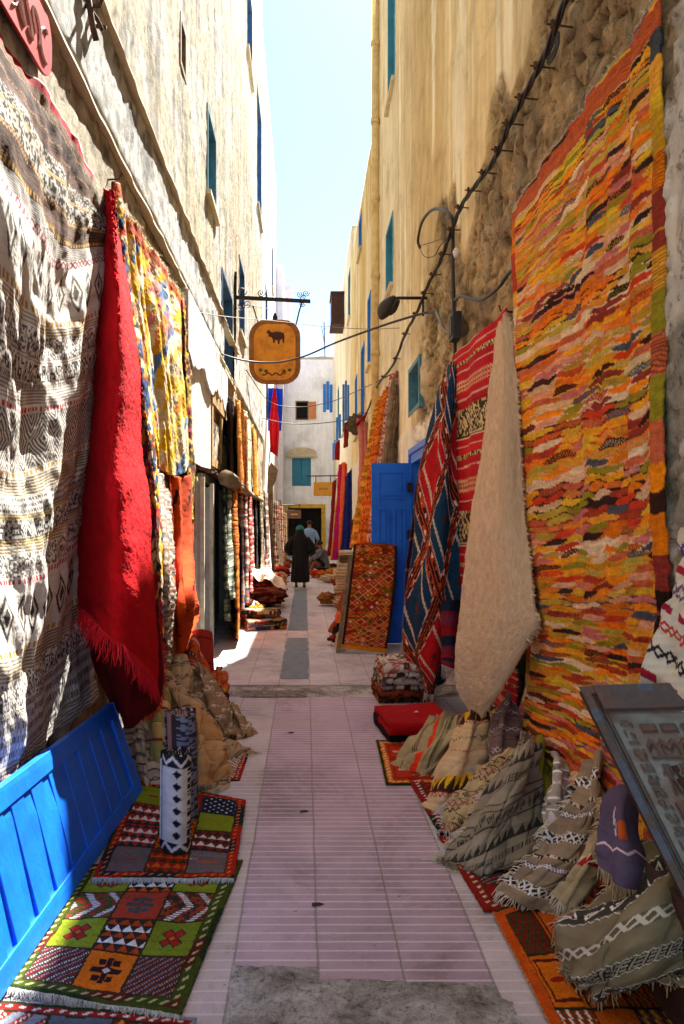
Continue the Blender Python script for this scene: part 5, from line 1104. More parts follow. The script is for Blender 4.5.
heap('small beige kilim end with a red triangle, squeezed before the brown cone', [[P(592,832,2.82),P(603,828,2.76),P(614,836,2.8)],[P(572,862,2.76),P(588,866,2.68),P(604,872,2.72)],[P(552,894,2.72),P(566,906,2.64),P(584,908,2.66)]], bands([(.12,'plain','#9c8b6c','#9c8b6c'),(.05,'tri','#b8a888','#8a1c24',.08),(.1,'plain','#988868','#988868')],60), (.25,.35), 309, GRH, folds=[(.012,2,.3,.1)], fr=[('bottom',.05,'fcream',110)], res=(70,80))
heap('greenish brown kilim with white diamond chains draped to the floor, nearest on the right', [[P(628,862,2.62),P(650,842,2.5),P(690,850,2.45),P(730,880,2.4)],[P(592,892,2.58),P(640,890,2.3),P(690,900,2.22),P(740,910,2.2)],[P(558,925,2.60),P(610,940,2.24),P(670,950,2.12),P(740,960,2.1)],[P(556,962,2.52),P(590,985,2.26),P(650,990,2.1),P(740,985,2.05)],[P(566,975,2.44),P(596,1000,2.30),P(650,994,2.16),P(740,990,2.1)]], (lambda x,y,W,H: KA(x,y+.55*x,W,H)), (.85,.7), 310, GRH, folds=[(.014,1.6,.6,.1)], fr=[('left',.06,'ftan',90),('bottom',.045,'ftan',60)], res=(220,220))
heap('violet grey small rug with an orange mark hanging over the greenish brown kilim, tan fringe', [[P(600,796,2.72),P(616,782,2.66),P(640,792,2.66)],[P(600,822,2.60),P(618,830,2.48),P(640,835,2.5)],[P(598,848,2.54),P(622,858,2.40),P(652,866,2.42)],[P(602,866,2.50),P(622,886,2.38),P(646,890,2.38)]], (lambda x,y,W,H: np.where(((np.abs(x-.16)<.02)&(np.abs(y-.14)<.035))[...,None], hexc('#b0501c'), np.where(((np.abs(y-.22-.03*tri(x/.08))<.007)|((np.abs(x-.11)<.012)&(hsh(np.floor(x/.006),np.floor(y/.012),3)>.5)&(y<.16)&(y>.06)))[...,None], hexc('#c8b0b8'), plain('#5d5068','#4a4054',8,61)(x,y,W,H)))), (.28,.4), 311, GRH, wob=.01, crease=.006, folds=[(.01,1.2,.3,.1)], fr=[('bottom',.06,'ftan',130),('left',.05,'ftan',90)], res=(90,110))
def kw(x, y, W, H):
    c = np.zeros(x.shape+(3,))+hexc('#b8b4a6'); y_ = y-.5*x
    for (yo, col, wv) in ((.06,'#4a3a7a',.02),(.14,'#8a1c34',.0),(.22,'#5a4a6a',.025),(.31,'#8a1c34',.0),(.39,'#a03a30',.02),(.50,'#26262a',.022),(.6,'#8a1c34',0)):
        d = np.abs(y_-yo-(wv*(tri(x/.09)-.5)*2)); dash = ((x/.11) % 1 < .6) if wv == 0 else True
        c = np.where(((d < (.016 if wv == 0 else .008)) & dash)[...,None], hexc(col), c); 
        if wv: c = np.where((np.abs(y_-yo+(wv*(tri(x/.09)-.5)*2)) < .008)[...,None], hexc(col), c)
    return c
heap('white kilim with violet and crimson stitched marks above the carved board, right edge', [[P(683,535,2.68),P(700,505,2.5),P(750,495,2.3)],[P(662,590,2.62),P(695,585,2.4),P(750,580,2.25)],[P(646,645,2.58),P(690,645,2.38),P(750,640,2.25)],[P(632,712,2.60),P(690,712,2.4),P(750,712,2.25)]], kw, (.45,.75), 312, GRH, folds=[(.012,1.4,.4,.1)], res=(110,150))

# --- dark carved board
def carved():
    TL, TR_, BL_, BR_ = P(579,690,2.62), P(735,687,2.42), P(692,914,2.06), P(835,905,1.92)
    nu, nv = 300, 340; u, v = np.meshgrid(np.linspace(0,1,nu), np.linspace(0,1,nv))
    S = (TL*(1-u[...,None])+TR_*u[...,None])*(1-v[...,None])+(BL_*(1-u[...,None])+BR_*u[...,None])*v[...,None]
    n = normals(S); W = .52; H = .8; x = u*W; y = v*H
    h = np.zeros_like(x); edge = np.minimum(np.minimum(x, W-x), np.minimum(y, H-y))
    h = np.where(edge < .035, .02, 0); h = np.where((edge > .045) & (edge < .06), .014, h)
    h = np.where((y < .11) & (x > .05), .028+.005*(fbm(x*6,y*6,3,3)-.5), h)
    ins = (x > .085) & (y > .14) & (x < W-.05)
    # columns of small square carving beside figure rows
    side = (x > .085) & (x < .125) & ((y/.045) % 1 < .75) & (y > .14); h = np.where(side, .012*(hsh(np.floor(x/.013), np.floor(y/.015), 4) > .4), h)
    for (y0, y1, s, k) in ((.15,.205,.07,0),(.215,.30,.075,1),(.32,.43,.062,2),(.62,.75,.1,1)):
        r = ins & (y > y0) & (y < y1) & (x > .14); fy = (y-y0)/(y1-y0); fx = ((x-.14)/s) % 1; cx = np.abs(fx-.5)
        if k == 0: m_ = (cx < .38) & (np.abs(fy-.5) < .33)
        elif k == 1: m_ = (np.abs(fy-.2-1.2*np.abs(cx-.25)) < .16) | ((cx < .14) & (fy > .35)) | (fy > .88)
        else: m_ = ((cx < .13+.1*(fy < .22)) & (fy < .5)) | (np.abs(cx-.05-.28*(fy-.45)) < .07) & (fy > .4) | ((fy > .25) & (fy < .36) & (cx < .34))
        h = np.where(r & m_, .014, h)
    pl = (x > .14) & (x < .33) & (y > .46) & (y < .60); h = np.where(pl, .024, h)
    h = h+.003*(fbm(x*30,y*30,5,3)-.5)+.004*(fbm(x*3,y*14,6,3)-.5)
    hb = h.copy()
    for _ in range(2): hb = (hb+np.roll(hb,1,0)+np.roll(hb,-1,0)+np.roll(hb,1,1)+np.roll(hb,-1,1))/5
    S2 = S+n*hb[...,None]*1.5
    c = mixc(hexc('#8a8f8c'), hexc('#4c4444'), sm(.002,.014,hb)); c = mixc(c, hexc('#6a4630'), .5*sm(.55,.7,fbm(x*5,y*9,8,4)))
    c = np.where(((edge<.035)&(hsh(np.floor(y/.05),np.floor(x/.05),9)>.6))[...,None], hexc('#4a5468'), c)
    root = empty('carved_board', tuple((BL_+BR_)/2), 'dark carved wooden board with rows of relief figures, tilted over kilims at right edge', 'board')
    mesh_obj('carved_face', S2.reshape(-1,3), grid_faces(nv,nu), M['carvedwood'], root, True, np.stack([x,y],-1).reshape(-1,2), c.reshape(-1,3))
    mb = MB(); a = [TL,TR_,BR_,BL_]; nn = n[10,10]; mb.hexa([p-nn*.045 for p in a]+[p-nn*.012 for p in a]); mb.build('back_plank', M['wooddark'], root)
mc_, t_, b_ = nt('carved_dark_wood'); at_ = N(t_, 'ShaderNodeVertexColor', layer_name='Col').outputs[0]; nn_ = noise(t_, objc(t_), 45, 5, .7)
cc_ = N(t_, 'ShaderNodeCombineColor'); [t_.links.new(ma(t_,'MULTIPLY_ADD',nn_,.9,.55), cc_.inputs[i]) for i in range(3)]
t_.links.new(mix(t_, 1., at_, cc_.outputs[0], 'MULTIPLY'), b_.inputs['Base Color']); b_.inputs['Roughness'].default_value = .45; bump(t_, b_, nn_, .5, .006); M['carvedwood'] = mc_
carved()
# crate that carries the board
mb = MB(); mb.box((1.2,2.0,.02),(1.49,2.5,.46)); 
for z in (.12,.25,.38): mb.box((1.185,2.0,z),(1.199,2.5,z+.09))
tag(mb.build('wooden_crate', M['wooddark']), 'dark wooden crate hidden under the carved board and the nearest kilim', 'crate')

# --- folded stacks
def folded(name, label, c, w, d, th, pat, seed, rz=0, layers=3, group=None, mat='rug', jit=.002, cat='folded blanket', tilt=0):
    """a blanket folded over itself: snake cross-section seen from the front"""
    n = layers; t = th/n; pts = []; half = d/2
    for i in range(n):
        z = t*(i+.5); s = 1 if i % 2 == 0 else -1
        for q in np.linspace(-half+t*.5, half-t*.5, 14): pts.append((s*q, z))
        if i < n-1:
            for a in np.linspace(-math.pi/2, math.pi/2, 7)[1:-1]: pts.append((s*(half-t*.5+math.cos(a)*t*.5), z+t/2+math.sin(a)*t*.5))
    pts = np.array(pts); m = len(pts); nu = 40; u = np.linspace(-w/2, w/2, nu)
    X = np.broadcast_to(u[None,:], (m,nu)).copy(); Yp = np.broadcast_to(pts[:,0][:,None], (m,nu)).copy(); Z = np.broadcast_to(pts[:,1][:,None], (m,nu)).copy()
    Z = Z+th*.22*(fbm(X*5+seed, Yp*5, seed, 3)-.5)*(Z/th); Yp = Yp+.03*(fbm(X*4+seed*3, Z*8, seed+1, 3)-.5); X = X+.012*(fbm(Yp*9, Z*30, seed+2, 2)-.5)
    if jit: Z = Z+jit*(hsh(np.arange(nu)[None,:]+0*X, np.arange(m)[:,None]+0*X, seed)-.5)
    Z = Z+tilt*X; ca, sa = math.cos(rz), math.sin(rz)
    S = np.stack([c[0]+X*ca-Yp*sa, c[1]+X*sa+Yp*ca, c[2]+Z], -1)
    ar = np.concatenate([[0], np.cumsum(np.linalg.norm(np.diff(pts, axis=0), axis=1))]); yy = np.broadcast_to(ar[:,None], (m,nu)); xx = X+w/2
    C = pat(xx, yy, w, ar[-1]); o = mesh_obj(name, S.reshape(-1,3), grid_faces(m,nu), M[mat], None, True, np.stack([xx,yy],-1).reshape(-1,2), C.reshape(-1,3))
    md = o.modifiers.new('thickness','SOLIDIFY'); md.thickness = t*.86; md.offset = 0
    return tag(o, label, cat, group)
c = G(416,742); folded('folded_blanket', 'thick bright red blanket with dark underside folded on the paving', (G(414,738)[0]+.01, 5.42, .005), .50, .55, .16, lambda x,y,W,H: np.where((y < H*.42)[...,None], hexc('#1a1014'), plain('#b40f16','#9a0a12',8,62)(x,y,W,H)), 71, .12, 3)
mb = MB(); q = P(416,722,5.35); q[2] = .185; mb.prism([q+(-.015,0,0), q+(.02,.01,0), q+(.008,.04,0)], (0,0,-.004)); tag(mb.build('price_tag', M['fwhite']), 'tiny white triangular tag lying on the folded red blanket', 'tag')
for i in range(3):
    folded('folded_rug', ['brown shaggy rug at the bottom of the small stack behind the red blanket','grey black flecked shaggy rug in the middle of the small stack behind the red blanket','cream and pink flecked shaggy rug on top of the small stack behind the red blanket'][i], (.90+.02*i, 6.55-.03*i, .005+i*.125), .46, .5, .13,
      streaks([['#4a3020','#7a5a30','#2c2018','#8a3a20'],['#8a8078','#2a2624','#b8a898','#5a4a40'],['#d8c8b8','#c05a40','#3a3430','#e0d4c4']][i], 90+i, .025, .05, 1, False), 73+i, .05, 3, 'shaggy rugs stacked behind the red blanket', 'shag', .018, 'folded rug')
# tall stack of cream blankets
cols = [('#26304a','dark blue blanket at the very bottom of the cream stack'),('#a8703c','tan blanket second from the bottom of the cream stack'),('#c8b088','cream blanket third from the bottom of the stack'),('#cdb690','cream blanket fourth from the bottom of the stack'),('#c4a880','cream blanket fifth from the bottom of the stack'),('#d0ba94','cream blanket sixth from the bottom of the stack'),('#cbbf9e','pale cream blanket under the brown one on the stack'),('#6a5038','brown mottled blanket on top of the cream stack'),('#c9c0a8','off white blanket at the back top of the cream stack')]
z = .015
for i, (cc, lab) in enumerate(cols):
    th = [.16,.14,.11,.11,.11,.12,.16,.13,.08][i]; xx_ = .94+.03*math.sin(i*2.3); yy_ = 13.6
    folded('folded_blanket', lab, (xx_, yy_, z), .66 if i < 7 else .5, .6, th, plain(cc, None, 9, 100+i), 110+i, .04*math.sin(i*3), 2, 'blankets in the tall cream stack'); z += th*1.0
# brown bundles between the stack and the leaning rug
def bundle(label, c, r, pat, seed, sc=(1,1,.7), name='rug_bundle', group=None, cat='bundle', mat='rug', res=(90,60)):
    nu, nv = res; u, v = np.meshgrid(np.linspace(0,2*np.pi,nu), np.linspace(.02,np.pi-.02,nv))
    x, y, z = np.cos(u)*np.sin(v), np.sin(u)*np.sin(v), np.cos(v)
    d = 1+.30*(fbm(x*1.7+seed,y*1.7+z*1.3,seed,3)-.5)+.11*np.sin(6*x+7*z+3*fbm(x*2+3,z*2+seed,seed,2)*3+seed)+.05*np.sin(15*z+7*y+seed)
    S = np.stack([c[0]+x*d*r*sc[0], c[1]+y*d*r*sc[1], c[2]+np.maximum(z*d*r*sc[2], -r*sc[2]*.86)], -1); S[..., 2] = np.maximum(S[..., 2], .004)
    X = u*r; Y = v*r; C = pat(X, Y, 2*np.pi*r, np.pi*r)
    o = mesh_obj(name, S.reshape(-1,3), grid_faces(nv,nu), M[mat], None, True, np.stack([X,Y],-1).reshape(-1,2), C.reshape(-1,3)); return tag(o, label, cat, group)
GB = 'bundles beside the leaning rug'
bundle('ochre brown leather-like bundle on the paving before the cream stack', G(327,606)+(0,0,.16), .19, plain('#9a6a34','#7a4c22',6,120), 120, group=GB)
bundle('red and brown crumpled textile lying on the ochre bundles', G(340,596)+(.05,0,.34), .22, streaks(['#a01c18','#7a4a24','#b88a50','#5a1c14'],121,.04,.1,1,False), 121, (1.2,1,.6), group=GB)
bundle('cream and brown bundle right below the red crumpled textile', G(344,612)+(0,0,.18), .22, streaks(['#c8b490','#8a5a34','#a8825a'],122,.05,.2,1,False), 122, (1,1,.8), group=GB)
heap('chestnut brown rug draped in folds left of the leaning lattice rug', [[P(345,590,10.6),P(352,590,10.4),P(358,592,10.6)],[P(334,612,10.2),P(342,612,10.0),P(352,614,10.2)],[P(328,632,9.9),P(337,634,9.7),P(348,634,9.9)]], plain('#7a3c22','#54281a',5,123), (.4,.7), 401, GB, folds=[(.03,2,.8,.1)], res=(50,60))
heap('dark rug with red and navy pattern slumped at the foot of the plank frame', [[P(340,612,9.6),P(345,612,9.5),P(350,614,9.6)],[P(332,632,9.4),P(338,632,9.3),P(345,632,9.4)],[P(327,640,9.35),P(333,642,9.2),P(340,642,9.3)]], streaks(['#1c2230','#8a2418','#2a1c18','#141418'],124,.05,.1,1,False), (.4,.5), 402, GB, res=(50,60))
heap('cream rug standing on edge against the plank frame', [[P(346,598,9.5),P(350,598,9.45),P(354,600,9.5)],[P(338,630,9.2),P(342,630,9.15),P(347,632,9.2)],[P(333,646,8.95),P(338,648,8.9),P(343,648,8.95)]], plain('#b8a078','#94805c',5,125), (.3,.7), 403, GB, res=(40,60))
# leaning rug with board frame
rows = [[P(354,544,9.35),P(376,543,9.3),P(397,545,9.3)],[P(350,580,9.1),P(373,580,9.05),P(396,580,9.05)],[P(345,622,8.85),P(369,623,8.8),P(391,623,8.8)],[P(341,648,8.7),P(365,651,8.66),P(386,653,8.64)]]
cloth('kilim_rug', 'orange brown rug covered in a lattice of small lozenges, leaning upright before the blue door', 'rug', rows, lattice(4), (.62,1.42), (150,330), folds=[(.006,1.2,.4,.1)], wob=.006, seed=30, fr=[('bottom',.06,'fwhite',140)])
for i, (a, b) in enumerate([((349,556,9.3),(336,653,8.72)),((353,552,9.42),(341,655,8.78))]):
    p = P(*a); q = P(*b); q[2] = .015; mb = MB(); mb.obox(q, (.055,0,0), p-q, (0,.05,0)); tag(mb.build('plank', M['wood']), ['left plank of the frame the lattice rug leans on','right plank of the frame, half behind the lattice rug'][i], 'plank', 'planks behind the lattice rug')

# --- left piles farther on
GP = 'rugs piled under the lower row on the left'
folded('folded_rug', 'folded rug of blue, gold and red stripes lying lowest before the left pile', (G(262,632)[0], 10.9, .015), .62, .6, .16, streaks(['#26406a','#b8862a','#8a1c20','#2c3a2c','#c8b8a0','#141418'],130,.03,.2,1,False), 130, .3, 3, GP, cat='folded rug')
folded('folded_rug', 'patterned dark rug folded on top of the lowest striped one', (G(262,632)[0]-.05, 11.0, .175), .55, .5, .12, streaks(['#3c4a4a','#b8a070','#6a1c18','#1c2430'],131,.03,.1,1,False), 131, -.2, 2, GP, cat='folded rug')
heap('orange cloth corner lying over the folded rugs in the left pile', [[P(249,606,11.6),P(256,603,11.5),P(262,606,11.5)],[P(250,616,11.2),P(262,612,11.1),P(274,616,11.2)]], plain('#d8780c','#b85a0c',5,132), (.4,.3), 404, GP, res=(40,30))
bundle('dark red rolled bundle with a round opening, left pile', G(262,614)+(.0,.5,.42), .34, streaks(['#6a1c18','#8a2c20','#3a1412','#a05a40'],133,.04,.2,1,False), 133, (1.1,1,.8), group=GP)
bundle('brown and maroon bundle at the base of the left pile', G(268,608)+(0,.2,.24), .32, streaks(['#4a2018','#7a3a20','#2c1412'],134,.04,.2,1,False), 134, (1.1,1,.7), group=GP)
bundle('red and gold bundle on the right of the left pile', G(276,602)+(0,-.3,.42), .26, streaks(['#a81c1c','#d89a20','#5a1418','#c8b8a8'],135,.04,.1,1,False), 135, (1,1,.8), group=GP)
heap('pale cream rug thrown over the dark bundles, top of the left pile', [[P(252,570,13.6),P(262,566,13.5),P(272,570,13.6)],[P(254,576,13.0),P(268,572,12.8),P(282,578,12.8)],[P(258,580,12.7),P(270,580,12.5),P(286,590,12.5)]], plain('#d8cdb8','#b8a890',5,136), (.7,.5), 405, GP, res=(60,50), folds=[(.03,1.5,.5,.1)])
bundle('grey white folded bundle at the left of the pile', G(252,600)+(0,.6,.40), .2, plain('#b0a8a0','#8a4a48',9,137), 137, (1,1,.6), group=GP)
hang(-1, [(258,264,572,574),(256,266,590,592)], plain('#7a1c1c','#4a1010',6,138), 'dark red cloth hanging inside the left pile behind the bundles', (.4,.4), 139, Yd=(13.6,13.4), group=GP, cat='cloth', name='hung_cloth', res=(20,24))
# far small piles on both sides
fl = ['red','orange','brown','cream','crimson','golden','rust','black']
cs = [('#a02018','#c84a24'),('#c8641c','#a8401c'),('#6a4028','#4a2c1c'),('#cdbb98','#a89270'),('#8a1424','#5a0c18'),('#c8922c','#9a6a20'),('#9a4420','#7a2c18'),('#2c2428','#4a2424')]
for i, (px, py) in enumerate([(318,578),(325,580),(322,572),(330,583),(327,574),(334,577),(320,568),(331,571)]):
    g = G(px, py); bundle('%s textile lying in the far heap on the right near the seated person' % fl[i], g+(0,0,.14+.02*(i%3)), .22, plain(*cs[i], 7, 140+i), 140+i, (1.2,1,.55), group='textiles heaped near the seated person', res=(48,30))
for i, (px, py, k) in enumerate([(280,574,0),(284,570,6),(278,582,3),(286,566,2),(282,578,4)]):
    g = G(px, py); bundle('%s textile lying in the far heap on the left before the gateway' % fl[k], g+(0,0,.15), .24, plain(*cs[k], 7, 150+i), 150+i, (1.1,1,.6), group='textiles heaped on the far left', res=(48,30))
hang(1, [(352,356,520,518),(351,356,546,546)], plain('#4a2418','#2c1410',6,160), 'dark brown rolled cloth standing behind the cream stack', (.4,.9), 161, Yd=(14.6,14.5), group=GRF, cat='cloth', name='hung_cloth', res=(16,30))
# ================================================================== SIGNS, CABLES, LAMP, PEOPLE
# --- hanging amber sign
def sign():
    Y = 14.0; root = empty('hanging_sign', (P(275,350,Y)[0], Y, P(275,350,Y)[2]), 'amber octagonal sign with a dark ox and green leaves hanging from an iron arm', 'sign')
    def outline(x0,y0,x1,y1,c, Yd):
        pts = []
        for (cx,cy,a0) in ((x1-c,y0+c,0),(x0+c,y0+c,1),(x0+c,y1-c,2),(x1-c,y1-c,3)):
            for k in range(6):
                a = math.pi/2*a0+math.pi/2*k/5; pts.append(P(cx+c*math.cos(a), cy-c*math.sin(a), Yd))
        return pts
    mb = MB(); mb.prism(outline(249,319.5,300.5,384,17,Y), (0,.05,0)); mb.build('board', M['amberrim'], root, bevel=.006)
    mb = MB(); mb.prism(outline(254,324,295.5,380,13,Y-.006), (0,.004,0)); mb.build('painted_field', M['amber'], root)
    cow = [(267,331),(269.5,329.5),(270,331.5),(272.5,332.5),(276,331.5),(281,332),(284,333),(284.5,337),(284,343),(282.8,343),(282.3,339),(280,340),(279.5,344),(278,344),(277.5,340),(275,340),(274.6,343),(273.3,343),(272.8,339),(271,337),(268.5,336.5),(268.5,334),(266.5,332.5)]
    mb = MB(); mb.prism([P(x,y,Y-.012) for x,y in cow], (0,.005,0)); mb.build('painted_ox', M['cow'], root)
    for (x,y) in ((260.5,370),(266,371),(284,371),(289.5,370)):
        mb = MB(); pts = []
        for k in range(10): a = 2*math.pi*k/10; r = (2.6 if k%2==0 else 1.4); pts.append(P(x+r*math.cos(a), y+r*math.sin(a)*.9, Y-.012))
        mb.prism(pts, (0,.005,0)); mb.build('painted_leaf', M['leaf'], root)
    mb = MB(); mb.tube([P(262+i*1.4, 374+1.3*math.sin(i*1.1), Y-.012) for i in range(18)], .012, 5); mb.build('painted_vine', M['cow'], root)
    mb = MB(); mb.tube([P(275,320,Y+.02), P(275,316,Y+.02)], .05, 8); mb.tube([P(275,317,Y+.02), P(275,313.5,Y+.02)], .028, 8); mb.build('hanger', M['iron'], root)
sign()
def bracket():
    Y = 14.0; root = empty('sign_bracket', (XL+.05, Y, 6.3), 'dark iron arm with scrolls on a tall rod fixed to the left wall', 'bracket')
    mb = MB(); a = P(235.5,297,Y); b = P(310.5,301,Y); mb.obox(a+(0,0,-.035), b-a, (0,.05,0), (0,0,.07)); mb.build('arm', M['iron'], root)
    mb = MB(); mb.tube([P(235.5,272,Y), P(234.8,330,Y), P(233,380,Y), P(231,420,Y)], .03, 8); mb.build('rod', M['iron'], root)
    def scroll(cx, cy, r, s=1, name='scroll'):
        pts = [P(cx+s*r*(1-k/26)*math.cos(k*.45), cy+r*(1-k/26)*math.sin(k*.45), Y+.02) for k in range(24)]; mb = MB(); mb.tube(pts, .009, 5); mb.build(name, M['iron'], root)
    for (x,y,r,s) in ((242,291,5,1),(247,304,4.5,-1),(261,293,4,1),(300,294,3.5,1),(303,297,3,-1),(306,293,3.5,1),(302,304,3,1),(241,306,5,-1)): scroll(x,y,r,s)
    mb = MB(); mb.tube([P(253,306,Y), P(256,316,Y), P(258,322,Y)], .014, 6); mb.tube([P(302,302,Y), P(299,312,Y), P(296,325,Y)], .016, 6)
    mb.tube([P(236,305,Y), P(250,305,Y), P(268,309,Y), P(274.5,315,Y)], .008, 5)
    mb.build('chain', M['iron'], root)
bracket()
# --- orange and brown shop boards at the far end, with faint unreadable lettering strokes
def board(label, px0, py0, px1, py1, Y, mat, tm, rz=0):
    a = P(px0,py1,Y); b = P(px1,py0,Y); root = empty('shop_sign', tuple((a+b)/2), label, 'sign')
    mb = MB(); mb.box((a[0],Y,a[2]),(b[0],Y+.06,b[2])); mb.build('board', M[mat], root, bevel=.01)
    rr = random.Random(3); x = a[0]+(b[0]-a[0])*.28; zm = (a[2]+b[2])/2; mb = MB()
    while x < a[0]+(b[0]-a[0])*.72:
        w_ = rr.uniform(.02,.05); h_ = rr.uniform(.03,.07); mb.box((x,Y-.006,zm-h_/2),(x+w_,Y-.001,zm+h_/2)); x += w_+.018
    mb.build('lettering', M[tm], root)
    mb = MB(); mb.tube([(a[0]+.08,Y+.03,b[2]-.02),(a[0]+.08,Y+.03,b[2]+.22)], .014, 6); mb.tube([(b[0]-.08,Y+.03,b[2]-.02),(b[0]-.08,Y+.03,b[2]+.22)], .014, 6); mb.tube([(a[0]-.25,Y+.03,b[2]+.2),(XR-.03,Y+.03,b[2]+.22)] if px0 > 305 else [(XL,Y+.03,b[2]+.22),(b[0],Y+.03,b[2]+.22)], .02, 6)
    mb.build('hanging_bar', M['iron'], root)
board('small orange yellow signboard on an iron bar over the far right goods', 313.5,482,333,496,23,'orangesign','amberrim')
board('small dark brown signboard in front of the gateway', 287,510,301,518.5,30,'brownsign','orangesign')
# faded red enamel sign, top left
def redsign():
    c = L(17,28,.05); root = empty('enamel_sign', tuple(c), 'faded red rounded sign with worn white script, top left on the wall', 'sign')
    Yc = 3.35; pts = []
    ys, ye, z0, z1 = 2.6, 3.74, 4.24, 4.37; r = .15
    for (cy,cz,a0) in ((ye-r,z1+.0-r+.05,0),(ys+r,z1-r+.05,1),(ys+r,z0+r-.2,2),(ye-r,z0+r-.2,3)):
        for k in range(7): a = math.pi/2*(a0+k/6); pts.append(np.array([XL+.05, cy+r*math.cos(a), cz+r*math.sin(a)]))
    mb = MB(); mb.prism(pts, (.015,0,0)); mb.build('plate', M['redsign'], root, bevel=.003)
    mb = MB(); rr = random.Random(9)
    for i in range(9):
        y = 2.85+i*.095; q = [(XL+.068, y+.05*math.sin(t*1.1+i), 4.2+.09*math.sin(t*.8+i*1.7)) for t in np.linspace(0,5,9)]; mb.tube(q, .008, 4)
    mb.build('lettering', M['wornwhite'], root)
redsign()
# rusty hook bracket above
mb = MB(); q = L(84,6,.04); mb.tube([q+(-.06,0,0), q+(.10,0,.0), q+(.13,.0,.08)], .014, 6); mb.tube([q+(.03,-.05,.1), q+(.05,.02,-.12), q+(.06,.06,-.18)], .02, 6); mb.tube([q+(.0,.1,.06), q+(.05,.12,.0), q+(.06,.18,-.02)], .016, 6); mb.tube([q+(-.06,.2,.03), q+(.08,.22,.02)], .014, 6)
tag(mb.build('wall_hook', M['rust'], None, True), 'rusty twisted iron hook on the white plaster band, top left', 'hook')
# blue banner and red flag
cloth('hung_cloth', 'deep blue cloth panel hanging on the far left under the amber sign', 'cloth', [[P(268,388,26.0), P(275,388,26), P(283,389,26)], [P(268,410,26), P(275,410,26), P(282.5,410,26)], [P(268,431,26), P(275,431,26), P(281,431,26)]], plain('#0f44c8','#0c38b0',3,170), (.6,1.6), (24,40), folds=[(.03,2,.1,.1)], seed=171)
fl_ = cloth('flag', 'red flag hanging limp in front of the blue cloth on the far left', 'flag', [[P(274,388,24.8), P(275.5,388,24.8)], [P(271,410,24.8), P(278,412,24.7)], [P(269.5,430,24.8), P(279.5,432,24.7)], [P(271,452,24.8), P(278,457,24.7)]], plain('#d0202c','#b8101c',3,172), (.4,2.2), (24,60), folds=[(.04,1.8,.3,.1)], seed=172, thick=.006)
mb = MB(); mb.tube([P(275,382,24.9), P(272,430,24.95), P(268,475,25)], .02, 6); mb.build('flag_pole', M['wood'], fl_)
mb = MB(); mb.tube([P(267,378,25.5), P(267,420,25.5)], .05, 8); tag(mb.build('wall_pipe', M['navyblue'], None, True), 'short blue pipe on the white wall left of the blue cloth', 'pipe')
# brown wooden box balcony on the right roofline
a = P(331.5,323,26); b = P(342.5,293,26); root = empty('box_balcony', (XR-.1,26.4,a[2]), 'brown wooden box balcony sticking out of the right wall against the sky', 'balcony')
mb = MB(); mb.box((a[0],26,a[2]),(XR-.02,27.2,b[2])); mb.build('box', M['wooddark'], root)
mb = MB(); mb.box((a[0]-.04,25.96,b[2]),(XR,27.24,b[2]+.06)); mb.box((a[0]-.04,25.96,a[2]-.06),(XR,27.24,a[2])); 
for k in range(5): x = a[0]+(XR-a[0])*k/5; mb.box((x,25.97,a[2]),(x+.03,25.998,b[2]))
mb.build('trim', M['wooddark'], root)
# --- street lamp on the right wall
root = empty('street_lamp', tuple(R(426,300,0)), 'dark street lamp with drooping double head on a short arm, right wall', 'street lamp')
mb = MB(); Yl = 8.5; mb.tube([(XR+.02,Yl,P(0,298,Yl)[2]), P(398,298,Yl), P(393,299,Yl)], .02, 8); mb.tube([(XR-.03,Yl,P(0,300,Yl)[2]),(XR-.03,Yl,P(0,316,Yl)[2])], .015, 6); mb.build('arm', M['lampm'], root, True)
for (p, q_, r_) in (((395,297),(381,319),.085),((399,300),(390,315),.06)):
    pts = [P(p[0]+(q_[0]-p[0])*k/6-2.2*math.sin(math.pi*k/6), p[1]+(q_[1]-p[1])*k/6, Yl-.05) for k in range(7)]; mb = MB(); mb.tube(pts, r_, 12, rr=[r_*.35,r_*.75,r_*1.0,r_*1.1,r_*1.05,r_*.8,r_*.35]); mb.build('lamp_head', M['lampm'], root, True)
# --- cables
def cable(label, pts, r, mat='cable', name='cable', smooth_n=30):
    A = cr1(np.array([np.array(p, float) for p in pts]), smooth_n); mb = MB(); mb.tube(list(A), r, 6); return tag(mb.build(name, M[mat], None, True), label, 'cable')
px = [(590,-45),(566,0),(545,55),(524,96),(508,128),(494,160),(476,185),(462,205),(451,232),(440,262),(428,285),(418,310),(405,335),(393,365),(378,385),(368,410),(362,425)]
main = [R(x,y,.07) for x,y in px]
A = cr1(np.array(main), 140); root = empty('cable_bundle', tuple(main[3]), 'thick twisted black cable bundle climbing along the right wall on iron spikes', 'cable')
mb = MB()
for k in range(3):
    off = np.array([[.012*math.cos(i*.5+k*2.1), 0, .012*math.sin(i*.5+k*2.1)] for i in range(len(A))]); mb.tube(list(A+off), .010, 6)
mb.build('wires', M['cable'], root, True)
for i in range(6, 138, 7):
    p = A[i]; mb = MB(); mb.tube([p+(.12,0,-.0), p+(-.06,-.03,.0)], .006, 5); mb.tube([p+(-.03,-.03,-.02),p+(-.03,-.03,.02)], .012, 6); mb.build('wall_spike', M['rust'], root)
mb = MB(); 
for k in range(3): c0 = R(553,52,.06); mb.tube([c0+(0,.09*math.cos(t),.04*math.sin(t)+.02*k) for t in np.linspace(0,6.2,16)], .007, 5)
mb.build('cable_tie', M['cable'], root)
cable('black cable looped in a big ring beside the cable bundle', [R(453,232,.05),R(452,218,.1),R(444,210,.12),R(432,210,.12),R(422,222,.12),R(418,240,.1),R(420,248,.08)], .017)
